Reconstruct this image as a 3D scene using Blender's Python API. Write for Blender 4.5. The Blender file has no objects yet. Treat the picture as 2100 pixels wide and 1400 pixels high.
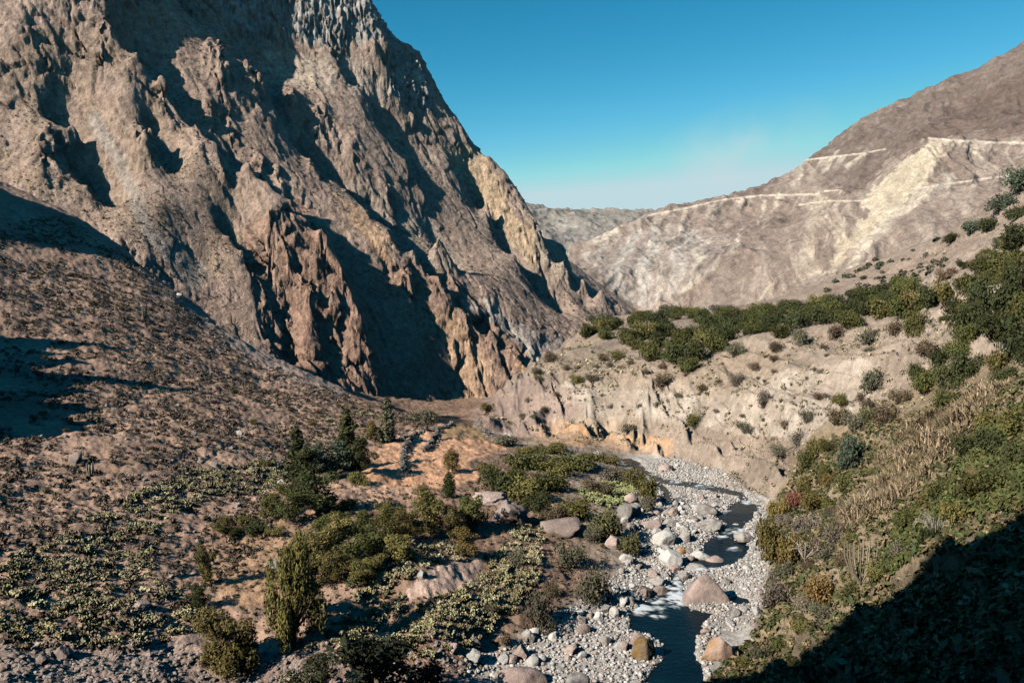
import bpy, bmesh, math, random
import numpy as np
from mathutils import Vector, Matrix, noise as mnoise

SC = bpy.context.scene
COL = SC.collection
RNG = np.random.default_rng(7)
random.seed(7)

# ------------------------------------------------------------------ camera
F = 1747.0                      # focal length in pixels of the 2100 x 1400 photograph
PITCH = math.atan(140.0 / F)    # looking slightly down, horizon at row 560
CAM = np.array([0.0, 0.0, 50.0])
cp_, sp_ = math.cos(PITCH), math.sin(PITCH)

def ray(u, v):
    u = np.asarray(u, float); v = np.asarray(v, float)
    x = (u - 1050.0) / F
    h = -(v - 700.0) / F
    dy = cp_ + h * sp_
    dz = -sp_ + h * cp_
    return x / dy, dz / dy            # slopes per metre of y

def P(u, v, y):
    sx, sz = ray(u, v)
    return np.array([sx * y, y, CAM[2] + sz * y])

def PZ(u, v, z):
    sx, sz = ray(u, v)
    y = (z - CAM[2]) / sz
    return np.array([sx * y, y, z])

def project(p):
    p = np.asarray(p, float)
    q = p - CAM
    depth = q[..., 1] * cp_ - q[..., 2] * sp_
    up = q[..., 1] * sp_ + q[..., 2] * cp_
    d = np.where(depth > 0.5, depth, 0.5)
    return 1050.0 + F * q[..., 0] / d, 700.0 - F * up / d, depth

cam_data = bpy.data.cameras.new("camera")
cam_data.sensor_width = 36.0
cam_data.lens = 36.0 * F / 2100.0
cam_data.clip_start = 0.2
cam_data.clip_end = 60000.0
cam = bpy.data.objects.new("camera", cam_data)
cam.location = CAM
cam.rotation_euler = (math.pi / 2 - PITCH, 0, 0)
COL.objects.link(cam)
SC.camera = cam

# ------------------------------------------------------------------ light
SUN_AZ, SUN_EL = math.radians(36.0), math.radians(32.0)
LH = np.array([math.cos(SUN_AZ), math.sin(SUN_AZ)])           # where shadows run, in plan
LV = np.array([-math.cos(SUN_EL) * LH[0], -math.cos(SUN_EL) * LH[1], math.sin(SUN_EL)])
sun_data = bpy.data.lights.new("sun", 'SUN')
sun_data.energy = 5.0
sun_data.angle = math.radians(0.53)
sun_data.color = (1.0, 0.905, 0.80)
sun = bpy.data.objects.new("sun", sun_data)
sun.rotation_euler = Vector(-LV).to_track_quat('-Z', 'Y').to_euler()
sun.location = (-200, -150, 400)
COL.objects.link(sun)

world = bpy.data.worlds.new("World")
SC.world = world
world.use_nodes = True
wt = world.node_tree
for n in list(wt.nodes):
    wt.nodes.remove(n)
wo = wt.nodes.new('ShaderNodeOutputWorld')
bg = wt.nodes.new('ShaderNodeBackground')
sky = wt.nodes.new('ShaderNodeTexSky')
sky.sky_type = 'NISHITA'
sky.sun_disc = False
sky.sun_elevation = SUN_EL
sky.sun_rotation = math.atan2(LV[0], LV[1])
sky.altitude = 2500.0
sky.air_density = 1.0
sky.dust_density = 0.6
sky.ozone_density = 1.5
bg.inputs['Strength'].default_value = 0.06
sep = wt.nodes.new('ShaderNodeSeparateColor'); cmb = wt.nodes.new('ShaderNodeCombineColor')
wt.links.new(sky.outputs[0], sep.inputs[0])
for i_, (pw_, k_) in enumerate(((3.3, 0.074), (1.36, 0.95), (1.17, 1.10))):     # the deep teal grade of the sky
    p1 = wt.nodes.new('ShaderNodeMath'); p1.operation = 'POWER'; p1.inputs[1].default_value = pw_
    p2 = wt.nodes.new('ShaderNodeMath'); p2.operation = 'MULTIPLY'; p2.inputs[1].default_value = k_
    wt.links.new(sep.outputs[i_], p1.inputs[0]); wt.links.new(p1.outputs[0], p2.inputs[0])
    p3 = wt.nodes.new('ShaderNodeMath'); p3.operation = 'MINIMUM'; p3.inputs[1].default_value = (6.2, 8.4, 9.0)[i_]
    wt.links.new(p2.outputs[0], p3.inputs[0]); wt.links.new(p3.outputs[0], cmb.inputs[i_])
# a faint wisp of high cloud beyond the ridge
tc_ = wt.nodes.new('ShaderNodeTexCoord')
sx0, sz0 = ray(1500, 318)
dv_ = np.array([sx0, 1.0, sz0]); dv_ /= np.linalg.norm(dv_)
mp_ = wt.nodes.new('ShaderNodeMapping'); mp_.vector_type = 'TEXTURE'
mp_.inputs['Location'].default_value = tuple(dv_)
mp_.inputs['Scale'].default_value = (0.115, 0.2, 0.055)
mp_.inputs['Rotation'].default_value = (0, -0.35, 0)
gr_ = wt.nodes.new('ShaderNodeTexGradient'); gr_.gradient_type = 'SPHERICAL'
wt.links.new(tc_.outputs['Generated'], mp_.inputs['Vector']); wt.links.new(mp_.outputs[0], gr_.inputs[0])
no_ = wt.nodes.new('ShaderNodeTexNoise'); no_.inputs['Scale'].default_value = 16.0; no_.inputs['Detail'].default_value = 5.0
wt.links.new(tc_.outputs['Generated'], no_.inputs['Vector'])
mr_ = wt.nodes.new('ShaderNodeMapRange'); mr_.inputs[1].default_value = 0.36; mr_.inputs[2].default_value = 0.72; mr_.inputs[4].default_value = 0.6
wt.links.new(no_.outputs['Fac'], mr_.inputs[0])
mm_ = wt.nodes.new('ShaderNodeMath'); mm_.operation = 'MULTIPLY'
wt.links.new(gr_.outputs['Fac'], mm_.inputs[0]); wt.links.new(mr_.outputs[0], mm_.inputs[1])
mx_ = wt.nodes.new('ShaderNodeMix'); mx_.data_type = 'RGBA'
wt.links.new(mm_.outputs[0], mx_.inputs[0]); wt.links.new(cmb.outputs[0], mx_.inputs[6])
mx_.inputs[7].default_value = (7.6, 8.4, 8.8, 1)
wt.links.new(mx_.outputs[2], bg.inputs['Color'])
wt.links.new(bg.outputs[0], wo.inputs['Surface'])
SC.view_settings.view_transform = 'Standard'
SC.view_settings.look = 'None'
SC.view_settings.exposure = 0.5
SC.view_settings.gamma = 1.0
SC.render.engine = 'CYCLES'
SC.cycles.max_bounces = 5
SC.cycles.diffuse_bounces = 0
SC.cycles.glossy_bounces = 2
SC.cycles.transmission_bounces = 2
SC.cycles.use_denoising = True

# ------------------------------------------------------------------ noise
def _hash(ix, iy, iz, seed):
    h = (ix.astype(np.uint32) * np.uint32(374761393) + iy.astype(np.uint32) * np.uint32(668265263)
         + iz.astype(np.uint32) * np.uint32(2147483647) + np.uint32(seed * 974711 + 12345))
    h = (h ^ (h >> np.uint32(13))) * np.uint32(1274126177)
    h = (h ^ (h >> np.uint32(15))) * np.uint32(2246822519)
    return h ^ (h >> np.uint32(16))

_G = np.array([(1,1,0),(-1,1,0),(1,-1,0),(-1,-1,0),(1,0,1),(-1,0,1),(1,0,-1),(-1,0,-1),
               (0,1,1),(0,-1,1),(0,1,-1),(0,-1,-1),(1,1,0),(-1,1,0),(0,-1,1),(0,-1,-1)], np.float32)

def perlin(x, y, z=None, seed=0):
    x = np.asarray(x, np.float32); y = np.asarray(y, np.float32)
    two = z is None
    z = np.zeros_like(x) + np.float32(0.37) if two else np.asarray(z, np.float32)
    fx, fy, fz = np.floor(x), np.floor(y), np.floor(z)
    ix, iy, iz = fx.astype(np.int64), fy.astype(np.int64), fz.astype(np.int64)
    rx, ry, rz = x - fx, y - fy, z - fz
    sx = rx * rx * rx * (rx * (rx * 6 - 15) + 10)
    sy = ry * ry * ry * (ry * (ry * 6 - 15) + 10)
    sz = rz * rz * rz * (rz * (rz * 6 - 15) + 10)
    def g(dx, dy, dz):
        k = _G[_hash(ix + dx, iy + dy, iz + dz, seed) & np.uint32(15)]
        return k[..., 0] * (rx - dx) + k[..., 1] * (ry - dy) + k[..., 2] * (rz - dz)
    def plane(dz):
        a = g(0, 0, dz); a = a + sx * (g(1, 0, dz) - a)
        b = g(0, 1, dz); b = b + sx * (g(1, 1, dz) - b)
        return a + sy * (b - a)
    p0 = plane(0)
    return p0 + sz * (plane(1) - p0)

def fbm(x, y, z=None, octv=4, seed=0, gain=0.5):
    a, s, t = 1.0, 0.0, 0.0
    f = 1.0
    for o in range(octv):
        s = s + a * perlin(x * f, y * f, None if z is None else z * f, seed + o * 17)
        t += a; a *= gain; f *= 2.03
    return s / t * 1.5

def ridged(x, y, z=None, octv=4, seed=0, gain=0.5):
    a, s, t = 1.0, 0.0, 0.0
    f = 1.0
    w = 1.0
    for o in range(octv):
        n = 1.0 - np.abs(perlin(x * f, y * f, None if z is None else z * f, seed + o * 31)) * 1.8
        n = np.clip(n, 0, 1) ** 2
        s = s + a * n * w
        w = np.clip(n * 1.6, 0, 1)
        t += a; a *= gain; f *= 2.07
    return s / t

def facets(x, y, z, seed=0):
    """broken rock: every cell of a cell pattern is a tilted plane; also the distance to the cell border"""
    x = np.asarray(x, np.float32); y = np.asarray(y, np.float32); z = np.asarray(z, np.float32)
    ix, iy, iz = (np.floor(a).astype(np.int64) for a in (x, y, z))
    d1 = np.full(x.shape, 9.0, np.float32); d2 = d1.copy()
    val = np.zeros_like(d1)
    for a in (-1, 0, 1):
        for b in (-1, 0, 1):
            for c in (-1, 0, 1):
                h = _hash(ix + a, iy + b, iz + c, seed)
                px = ix + a + (h & np.uint32(255)).astype(np.float32) / 255
                py = iy + b + ((h >> np.uint32(8)) & np.uint32(255)).astype(np.float32) / 255
                pz = iz + c + ((h >> np.uint32(16)) & np.uint32(255)).astype(np.float32) / 255
                dx, dy, dz = x - px, y - py, z - pz
                d = dx * dx + dy * dy + dz * dz
                h2 = (h * np.uint32(2654435761)) ^ (h >> np.uint32(7))
                v = ((h2 & np.uint32(255)).astype(np.float32) / 127.5 - 1) * dx + (((h2 >> np.uint32(8)) & np.uint32(255)).astype(np.float32) / 127.5 - 1) * dy \
                    + (((h2 >> np.uint32(16)) & np.uint32(255)).astype(np.float32) / 127.5 - 1) * dz + ((h2 >> np.uint32(24)).astype(np.float32) / 255 - 0.5) * 0.5
                m = d < d1
                d2 = np.where(m, d1, np.minimum(d2, d))
                val = np.where(m, v, val)
                d1 = np.where(m, d, d1)
    return val, np.sqrt(d2) - np.sqrt(d1)

def smooth(a, b, x):
    t = np.clip((x - a) / (b - a), 0, 1)
    return t * t * (3 - 2 * t)

# ------------------------------------------------------------------ scattered heights -> surface
class RBF:
    def __init__(self, pts, reg=0.0):
        pts = np.asarray(pts, float)
        # drop near-duplicates
        keep = []
        for i, p in enumerate(pts):
            if all((p[0] - pts[j][0]) ** 2 + (p[1] - pts[j][1]) ** 2 > 2.0 for j in keep):
                keep.append(i)
        pts = pts[keep]
        self.c = pts[:, :2]
        n = len(pts)
        d = np.hypot(self.c[:, None, 0] - self.c[None, :, 0], self.c[:, None, 1] - self.c[None, :, 1])
        A = np.zeros((n + 3, n + 3))
        A[:n, :n] = -d + np.eye(n) * reg
        A[:n, n] = 1; A[n, :n] = 1
        A[:n, n + 1:] = self.c / 300.0; A[n + 1:, :n] = (self.c / 300.0).T
        b = np.zeros(n + 3); b[:n] = pts[:, 2]
        self.w = np.linalg.solve(A, b)
        self.n = n
    def __call__(self, x, y):
        sh = x.shape
        x = x.ravel(); y = y.ravel()
        out = np.empty(len(x))
        for i in range(0, len(x), 20000):
            xs, ys = x[i:i + 20000], y[i:i + 20000]
            d = np.hypot(xs[:, None] - self.c[None, :, 0], ys[:, None] - self.c[None, :, 1])
            out[i:i + 20000] = -d @ self.w[:self.n] + self.w[self.n] + xs / 300 * self.w[self.n + 1] + ys / 300 * self.w[self.n + 2]
        return out.reshape(sh)

def line(pts, step=12.0):
    """polyline of (u, v, y) picks -> dense world points"""
    w = [P(*p) for p in pts]
    out = [w[0]]
    for a, b in zip(w[:-1], w[1:]):
        n = max(1, int(np.hypot(*(b - a)[:2]) / step))
        for k in range(1, n + 1):
            out.append(a + (b - a) * k / n)
    return out

def behind(pts, dist, drop, dirn=(0.75, 0.66)):
    d = np.array(dirn) / np.hypot(*dirn)
    return [np.array([p[0] + d[0] * dist, p[1] + d[1] * dist, p[2] - drop]) for p in pts]

class Polar:
    """height field on rings and spokes round a centre (fine where the ground is seen, coarse elsewhere)"""
    def __init__(self, az, r):
        self.az, self.r = np.asarray(az), np.asarray(r)
        A, R = np.meshgrid(self.az, self.r)           # rows = radius
        self.x, self.y = R * np.sin(A), R * np.cos(A)
    def coarse(self, fn, ka=4, kr=3):
        ia = np.unique(np.r_[np.arange(0, len(self.az), ka), len(self.az) - 1])
        ir = np.unique(np.r_[np.arange(0, len(self.r), kr), len(self.r) - 1])
        z = fn(self.x[np.ix_(ir, ia)], self.y[np.ix_(ir, ia)])
        t = np.empty((len(ir), len(self.az)))
        for k in range(len(ir)):
            t[k] = np.interp(self.az, self.az[ia], z[k])
        out = np.empty((len(self.r), len(self.az)))
        i = np.clip(np.searchsorted(self.r[ir], self.r, 'right') - 1, 0, len(ir) - 2)
        f = ((self.r - self.r[ir][i]) / (self.r[ir][i + 1] - self.r[ir][i]))[:, None]
        return t[i] * (1 - f) + t[i + 1] * f
    def sample(self, z, x, y):
        a, r = np.arctan2(x, y), np.hypot(x, y)
        i = np.clip(np.searchsorted(self.az, a) - 1, 0, len(self.az) - 2)
        j = np.clip(np.searchsorted(self.r, r) - 1, 0, len(self.r) - 2)
        fa = np.clip((a - self.az[i]) / (self.az[i + 1] - self.az[i]), 0, 1)
        fr = np.clip((r - self.r[j]) / (self.r[j + 1] - self.r[j]), 0, 1)
        return (z[j, i] * (1 - fa) * (1 - fr) + z[j, i + 1] * fa * (1 - fr)
                + z[j + 1, i] * (1 - fa) * fr + z[j + 1, i + 1] * fa * fr)

def grid_normals(x, y, z):
    p = np.stack([x, y, z], -1)
    du = np.gradient(p, axis=1); dv = np.gradient(p, axis=0)
    n = np.cross(du, dv)
    n /= np.linalg.norm(n, axis=-1, keepdims=True) + 1e-9
    n[n[..., 2] < 0] *= -1
    return n

def grid_mesh(name, x, y, z, mat, col=None, extra=None):
    h, w = x.shape
    me = bpy.data.meshes.new(name)
    co = np.stack([x, y, z], -1).reshape(-1, 3).astype(np.float32)
    idx = np.arange(h * w).reshape(h, w)
    q = np.stack([idx[:-1, :-1], idx[:-1, 1:], idx[1:, 1:], idx[1:, :-1]], -1).reshape(-1, 4)
    q = q[:, ::-1]
    mesh_arrays(me, co, q)
    if col is not None:
        set_col(me, col.reshape(-1, 3))
    if extra:
        for k, a in extra.items():
            at = me.attributes.new(k, 'FLOAT', 'POINT')
            at.data.foreach_set('value', a.ravel().astype(np.float32))
    me.materials.append(mat)
    o = bpy.data.objects.new(name, me)
    COL.objects.link(o)
    return o

def mesh_arrays(me, co, q, smooth_=True):
    n, k = q.shape
    me.vertices.add(len(co)); me.vertices.foreach_set('co', np.ascontiguousarray(co, np.float32).ravel())
    me.loops.add(n * k); me.loops.foreach_set('vertex_index', np.ascontiguousarray(q, np.int32).ravel())
    me.polygons.add(n)
    me.polygons.foreach_set('loop_start', np.arange(0, n * k, k, dtype=np.int32))
    me.polygons.foreach_set('loop_total', np.full(n, k, np.int32))
    me.polygons.foreach_set('use_smooth', np.full(n, smooth_, bool))
    me.update(calc_edges=True)

def set_col(me, c):
    a = me.color_attributes.new('Col', 'FLOAT_COLOR', 'POINT')
    rgba = np.ones((len(c), 4), np.float32); rgba[:, :3] = c
    a.data.foreach_set('color', rgba.ravel())

def structure(o):
    o['kind'] = 'structure'
    return o

def in_poly(u, v, poly):
    inside = np.zeros(u.shape, bool)
    n = len(poly)
    for i in range(n):
        x1, y1 = poly[i]; x2, y2 = poly[(i + 1) % n]
        if y1 == y2:
            continue
        c = ((y1 > v) != (y2 > v)) & (u < (x2 - x1) * (v - y1) / (y2 - y1) + x1)
        inside ^= c
    return inside

def seg_dist(u, v, pts):
    d = np.full(u.shape, 1e9)
    for (x1, y1), (x2, y2) in zip(pts[:-1], pts[1:]):
        L2 = (x2 - x1) ** 2 + (y2 - y1) ** 2
        t = np.clip(((u - x1) * (x2 - x1) + (v - y1) * (y2 - y1)) / L2, 0, 1)
        d = np.minimum(d, np.hypot(u - x1 - t * (x2 - x1), v - y1 - t * (y2 - y1)))
    return d

def mixc(col, m, c):
    m = np.clip(m, 0, 1)[..., None]
    return col * (1 - m) + np.asarray(c, float) * m

# ------------------------------------------------------------------ node helpers
def new_mat(name):
    m = bpy.data.materials.new(name)
    m.use_nodes = True
    nt = m.node_tree
    for n in list(nt.nodes):
        nt.nodes.remove(n)
    out = nt.nodes.new('ShaderNodeOutputMaterial')
    b = nt.nodes.new('ShaderNodeBsdfPrincipled')
    b.inputs['Roughness'].default_value = 0.9
    b.inputs['Specular IOR Level'].default_value = 0.15
    nt.links.new(b.outputs[0], out.inputs['Surface'])
    return m, nt, b

def N(nt, kind, **kw):
    n = nt.nodes.new(kind)
    for k, v in kw.items():
        setattr(n, k, v)
    return n

def tex(nt, coord, scale, detail=4.0, rough=0.55, kind='noise', stretch=None):
    src = coord
    if stretch:
        mp = N(nt, 'ShaderNodeMapping')
        mp.inputs['Scale'].default_value = stretch
        nt.links.new(coord, mp.inputs['Vector']); src = mp.outputs[0]
    if kind == 'voro':
        t = N(nt, 'ShaderNodeTexVoronoi'); t.inputs['Scale'].default_value = scale
        nt.links.new(src, t.inputs['Vector'])
        return t.outputs['Distance']
    t = N(nt, 'ShaderNodeTexNoise')
    t.inputs['Scale'].default_value = scale; t.inputs['Detail'].default_value = detail
    t.inputs['Roughness'].default_value = rough
    nt.links.new(src, t.inputs['Vector'])
    return t.outputs['Fac']

def rng(nt, fac, a, b, c, d):
    m = N(nt, 'ShaderNodeMapRange')
    m.inputs[1].default_value, m.inputs[2].default_value = a, b
    m.inputs[3].default_value, m.inputs[4].default_value = c, d
    nt.links.new(fac, m.inputs[0])
    return m.outputs[0]

def mix(nt, fac, a, b, mode='MIX'):
    m = N(nt, 'ShaderNodeMix', data_type='RGBA', blend_type=mode)
    for i, s in ((0, fac), (6, a), (7, b)):
        if hasattr(s, 'is_linked') or isinstance(s, bpy.types.NodeSocket):
            nt.links.new(s, m.inputs[i])
        elif i == 0:
            m.inputs[0].default_value = s
        else:
            m.inputs[i].default_value = (*s, 1)
    return m.outputs[2]

def math2(nt, op, a, b):
    m = N(nt, 'ShaderNodeMath', operation=op)
    for i, s in ((0, a), (1, b)):
        if isinstance(s, bpy.types.NodeSocket):
            nt.links.new(s, m.inputs[i])
        else:
            m.inputs[i].default_value = s
    return m.outputs[0]

def bump(nt, b, height, strength, dist, prev=None):
    n = N(nt, 'ShaderNodeBump')
    n.inputs['Strength'].default_value = strength
    n.inputs['Distance'].default_value = dist
    nt.links.new(height, n.inputs['Height'])
    if prev is not None:
        nt.links.new(prev, n.inputs['Normal'])
    nt.links.new(n.outputs[0], b.inputs['Normal'])
    return n.outputs[0]

def terrain_mat(name, s1, s2, s3, var=(0.55, 1.45), fine=(0.6, 1.4), bd=(1.0, 0.3), speck=None):
    """albedo from the surface's own colour attribute, broken up by noise at three sizes"""
    m, nt, b = new_mat(name)
    geo = N(nt, 'ShaderNodeNewGeometry'); pos = geo.outputs['Position']
    at = N(nt, 'ShaderNodeVertexColor', layer_name='Col')
    t1 = tex(nt, pos, s1, 5, 0.6)
    t2 = tex(nt, pos, s2, 5, 0.65)
    t3 = tex(nt, pos, s3, 3, 0.7)
    k = math2(nt, 'MULTIPLY', rng(nt, t1, 0.3, 0.7, *var), rng(nt, t2, 0.3, 0.7, *fine))
    k = math2(nt, 'MULTIPLY', k, rng(nt, t3, 0.3, 0.7, 0.7, 1.3))
    c = N(nt, 'ShaderNodeVectorMath', operation='SCALE')
    nt.links.new(at.outputs[0], c.inputs[0]); nt.links.new(k, c.inputs['Scale'])
    colr = c.outputs[0]
    if speck:
        (scale, thr, sc, amount) = speck
        tv = tex(nt, pos, scale, 2, 0.5)
        colr = mix(nt, math2(nt, 'MULTIPLY', rng(nt, tv, thr, thr + 0.06, 0, 1), amount), colr, sc)
    nt.links.new(colr, b.inputs['Base Color'])
    p = bump(nt, b, t2, 0.8, bd[0])
    bump(nt, b, t3, 0.7, bd[1], p)
    return m
DAMP = 1.0
# ================================================================== the near ground
def zr(y):                                   # river surface height, falling away down the valley
    return np.interp(y, [0, 175, 260, 360, 460], [0, 0, -3.0, -12.0, -24.0])

def on_river(u, v, dz=0.0):
    z = 0.0
    for _ in range(6):
        p = PZ(u, v, z + dz); z = float(zr(p[1]))
    return PZ(u, v, z + dz)

G = []
def g(*pts):
    for p in pts:
        G.append(P(*p))
def gz(*pts):
    for u, v, z in pts:
        G.append(PZ(u, v, z))
# left slope, from the bottom edge up to its crest
g((0,1400,83),(0,1200,106),(0,1000,142),(0,900,168),(0,800,196),(0,700,226),(0,600,255),(0,520,285),(0,450,318),(0,385,350))
g((250,1400,90),(250,1330,97),(250,1250,103),(200,1100,125),(200,1000,146),(200,900,172),(200,800,205),(200,700,240),(200,600,283),(200,530,315))
g((420,1400,94),(430,1330,101),(430,1250,110),(450,1150,128),(400,1000,156),(400,900,185),(400,800,225),(400,700,278))
g((560,1400,96),(600,1330,102),(600,1250,113),(600,1100,140),(550,1000,166),(550,900,204),(550,800,262))
G += line([(0,372,368),(60,395,366),(130,430,364),(190,465,358),(250,505,352),(330,572,340),(420,642,326),(500,702,315),(620,762,302),(750,817,288),(850,851,272),(950,866,256)])
G += behind(line([(130,430,364),(250,505,352),(330,572,340),(420,642,326),(500,702,315)], 20), 22, 26, (0.4, 0.9))
G += behind(line([(620,762,302),(750,817,288),(850,851,272),(950,866,256)], 20), 24, 22, (0.4, 0.9))
G += behind(line([(250,505,352),(420,642,326),(620,762,302),(850,851,272)], 30), 70, 48, (0.4, 0.9))
# bottom centre: cactus terrace, sandy patch, field
gz((700,1400,3.0),(700,1300,7.5),(720,1230,8.5),(800,1330,5.0),(850,1400,1.6),(850,1210,7.5),(920,1180,6.5),(960,1230,4.2),(900,1290,5.0))
gz((1000,1150,5.2),(1000,1300,2.0),(1100,1200,3.0),(1080,1100,4.8),(1150,1130,3.4),(950,1100,6.2),(800,1120,7.8),(700,1120,9.0))
gz((700,1000,7.8),(800,1030,7.2),(900,1030,6.6),(1000,1020,5.8),(650,950,7.4),(750,930,6.6),(850,930,5.8),(950,930,5.0),(1000,900,4.0),(820,890,6.0),(900,890,5.4),(1000,950,4.8))
gz((1100,1000,4.2),(1100,950,3.2),(1200,1000,3.2),(1200,950,1.8),(1250,1050,2.6),(1180,1060,3.8),(1250,1110,2.2),(1050,920,2.6),(1180,925,0.6))
# river floor
for u, v, dz in [(930,1420,.6),(1000,1360,.8),(1100,1300,.9),(1180,1250,.8),(1250,1200,.8),(1290,1140,1.0),(1300,1090,1.2),(1330,1030,1.0),(1340,980,.6),(1290,945,.4),
                 (1060,1420,.2),(1150,1370,.4),(1230,1320,.4),(1270,1270,.4),(1330,1160,.4),(1380,1050,.5),(1420,1020,.5),(1380,975,.4),(1450,985,.5),(1500,1000,.5),
                 (1380,1400,-1.2),(1400,1340,-1.2),(1380,1280,-1.0),(1340,1250,-.6),(1440,1290,-.6),(1480,1110,-1.3),(1500,1060,-1.1),(1540,1040,-1.0),(1450,1140,-.9),(1500,1140,-.8),
                 (1390,1215,-.5),(1400,1180,-.4),(1500,1180,.5),(1540,1160,.5),(1530,1200,.4),(1510,1250,.3),(1540,1240,.5),(1500,1225,-.2),(1360,1010,-.5),(1480,1008,-.5),(1320,955,-.6),
                 (1560,1100,.5),(1240,918,-.3),(1140,905,-.3),(1060,893,-.2)]:
    G.append(on_river(u, v, dz))
for x, y in [(-30, 300), (-70, 330), (-40, 360), (-60, 420), (-10, 430)]:
    G.append(np.array([x, y, float(zr(y)) - 1.0]))
# right bank: foot, eroded bluff, rim, terrace, hillside
G += [on_river(*p) for p in [(1440,1405,.6),(1545,1295,.9),(1575,1240,.9),(1575,1180,.9),(1565,1130,.9),(1580,1070,.9),(1565,1035,.8),(1535,1000,.8),(1480,962,.8),(1400,938,.8),(1320,922,.9),(1250,905,.9)]]
g((1150,890,261),(1060,872,277),(1000,852,288),(1030,792,306),(1100,742,330),(1060,768,318))
g((1100,840,279),(1100,790,294),(1200,860,259),(1200,800,277),(1200,745,302),(1300,880,248),(1300,820,258),(1300,765,270),(1400,890,234),(1400,830,244),(1400,785,252),
  (1500,900,220),(1500,840,231),(1500,770,247),(1600,920,201),(1600,840,214),(1600,760,233),(1620,980,188),(1680,1000,175),(1700,900,188),(1700,800,210),(1700,730,230),
  (1800,900,174),(1800,800,193),(1800,720,214),(1900,900,154),(1900,800,175),(1900,720,196),(2000,860,144),(2000,760,164),(2000,690,180),(2100,850,128),(2100,750,146),(2100,660,164))
G += line([(1190,692,362),(1260,722,318),(1330,738,282),(1400,742,268),(1480,720,264),(1560,692,260),(1700,682,247),(1800,662,236),(1900,660,214),(2000,640,190),(2100,600,172)], 12)
g((1300,700,330),(1420,690,340),(1560,660,320),(1250,672,400),(1700,645,310),(1820,620,290))
G += line([(1200,656,485),(1350,638,470),(1500,642,424),(1700,622,384),(1800,592,356),(1900,570,330)], 20)
g((1750,548,440),(1850,512,470),(1950,482,440),(2010,452,400),(2040,402,380),(2100,366,380),(1900,540,380),(2000,540,270),(2100,520,215),(2050,480,300))
g((1620,1290,107),(1600,1350,104),(1660,1150,136),(1640,1080,158),(1750,1250,103),(1750,1100,132),(1850,1150,104),(1850,1000,138),(1950,1050,106),(1950,950,132),(2100,1030,92),(2100,950,108),
  (2100,1200,70),(2100,1400,52),(1900,1300,78),(1900,1400,68),(1700,1400,86),(1550,1400,99))
# behind the terrace the land falls to the next bend of the valley
for x, y, z in [(60,600,-20),(150,620,-10),(250,650,20),(350,620,60),(20,520,-22),(-10,480,-24),(120,560,-6),(200,560,10),(280,560,40)]:
    G.append(np.array([x, y, z], float))
# out of frame: right, left, behind
for x, y, z in [(180,150,70),(150,80,62),(230,250,110),(330,400,140),(300,300,130),(90,30,52),(60,60,32),(40,82,15),(10,92,3),(-30,80,3),(-60,70,4),(-80,60,5),(-40,60,5),(0,60,13),(25,60,20),
                (0,30,29),(0,12,41),(8,5,47.6),(0,0,48.2),(-8,2,46),(-6,12,36),(24,4,46),(48,10,47),(10,18,32),(20,24,29),(30,35,27),(40,45,26),(50,52,28),(14,40,16),(25,50,17),
                (-120,120,26),(-200,200,62),(-240,260,85),(-160,150,40),(-120,80,20),(-160,60,30),(-260,330,120),
                (60,-20,70),(0,-40,95),(120,0,80),(250,100,140),(420,500,190),(420,640,120),(-300,100,60),(-260,0,50),(-100,-200,120),(200,-200,220)]:
    G.append(np.array([x, y, z], float))
g_rbf = RBF(G)

def bumpf(x, y, cx, cy, sx, sy, rot, h, p=2.0):
    c, s = math.cos(rot), math.sin(rot)
    dx, dy = x - cx, y - cy
    a = np.abs((dx * c + dy * s) / sx) ** p + np.abs((-dx * s + dy * c) / sy) ** p
    return h * np.exp(-a)

def shade_hill(x, y):
    """unseen hill behind and left of the camera, shaped to shade the lower right"""
    s = LH[0] * x + LH[1] * y
    w = LH[1] * x - LH[0] * y          # across the light
    te = math.tan(SUN_EL)
    sil = np.interp(w, SIL_W, SIL_H)   # height of the crest as the sun sees it
    sil = sil + 3.0 * perlin(w / 7.0, w * 0 + 0.3, None, 5) + 1.6 * perlin(w / 2.3, w * 0 + 0.3, None, 6)
    crest = sil - te * (-38.0)
    d = np.abs(s + 38.0)
    return crest - np.where(s > -38, d * 2.2, d * 0.8)

SIL_W = [-140, -96, -80, -66, -55, -40, -28, -10, 10, 60]
SIL_H = [-20, 0, 30, 52, 69, 92, 108, 131, 152, 190]  # unseen hill's crest, fitted to the lower-right shadow edge it must cast

step = math.radians(0.066)
az = np.r_[np.radians(np.linspace(-180, -44, 70))[:-1], np.arange(math.radians(-44), math.radians(44), step), np.radians(np.linspace(44, 180, 70))]
rad = np.r_[np.geomspace(1.2, 58, 60)[:-1], np.exp(np.arange(math.log(58), math.log(640), 0.0036))]
GP = Polar(az, rad)
gz0 = GP.coarse(g_rbf, 4, 3)
gx, gy = GP.x, GP.y
gz0 = gz0 + np.maximum(0, shade_hill(gx, gy) - gz0) * smooth(-0.635, -0.74, np.where(gy > 0, gx / np.maximum(gy, 1e-3), -9)) \
          * smooth(0, 6, np.hypot(gx, gy))
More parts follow.
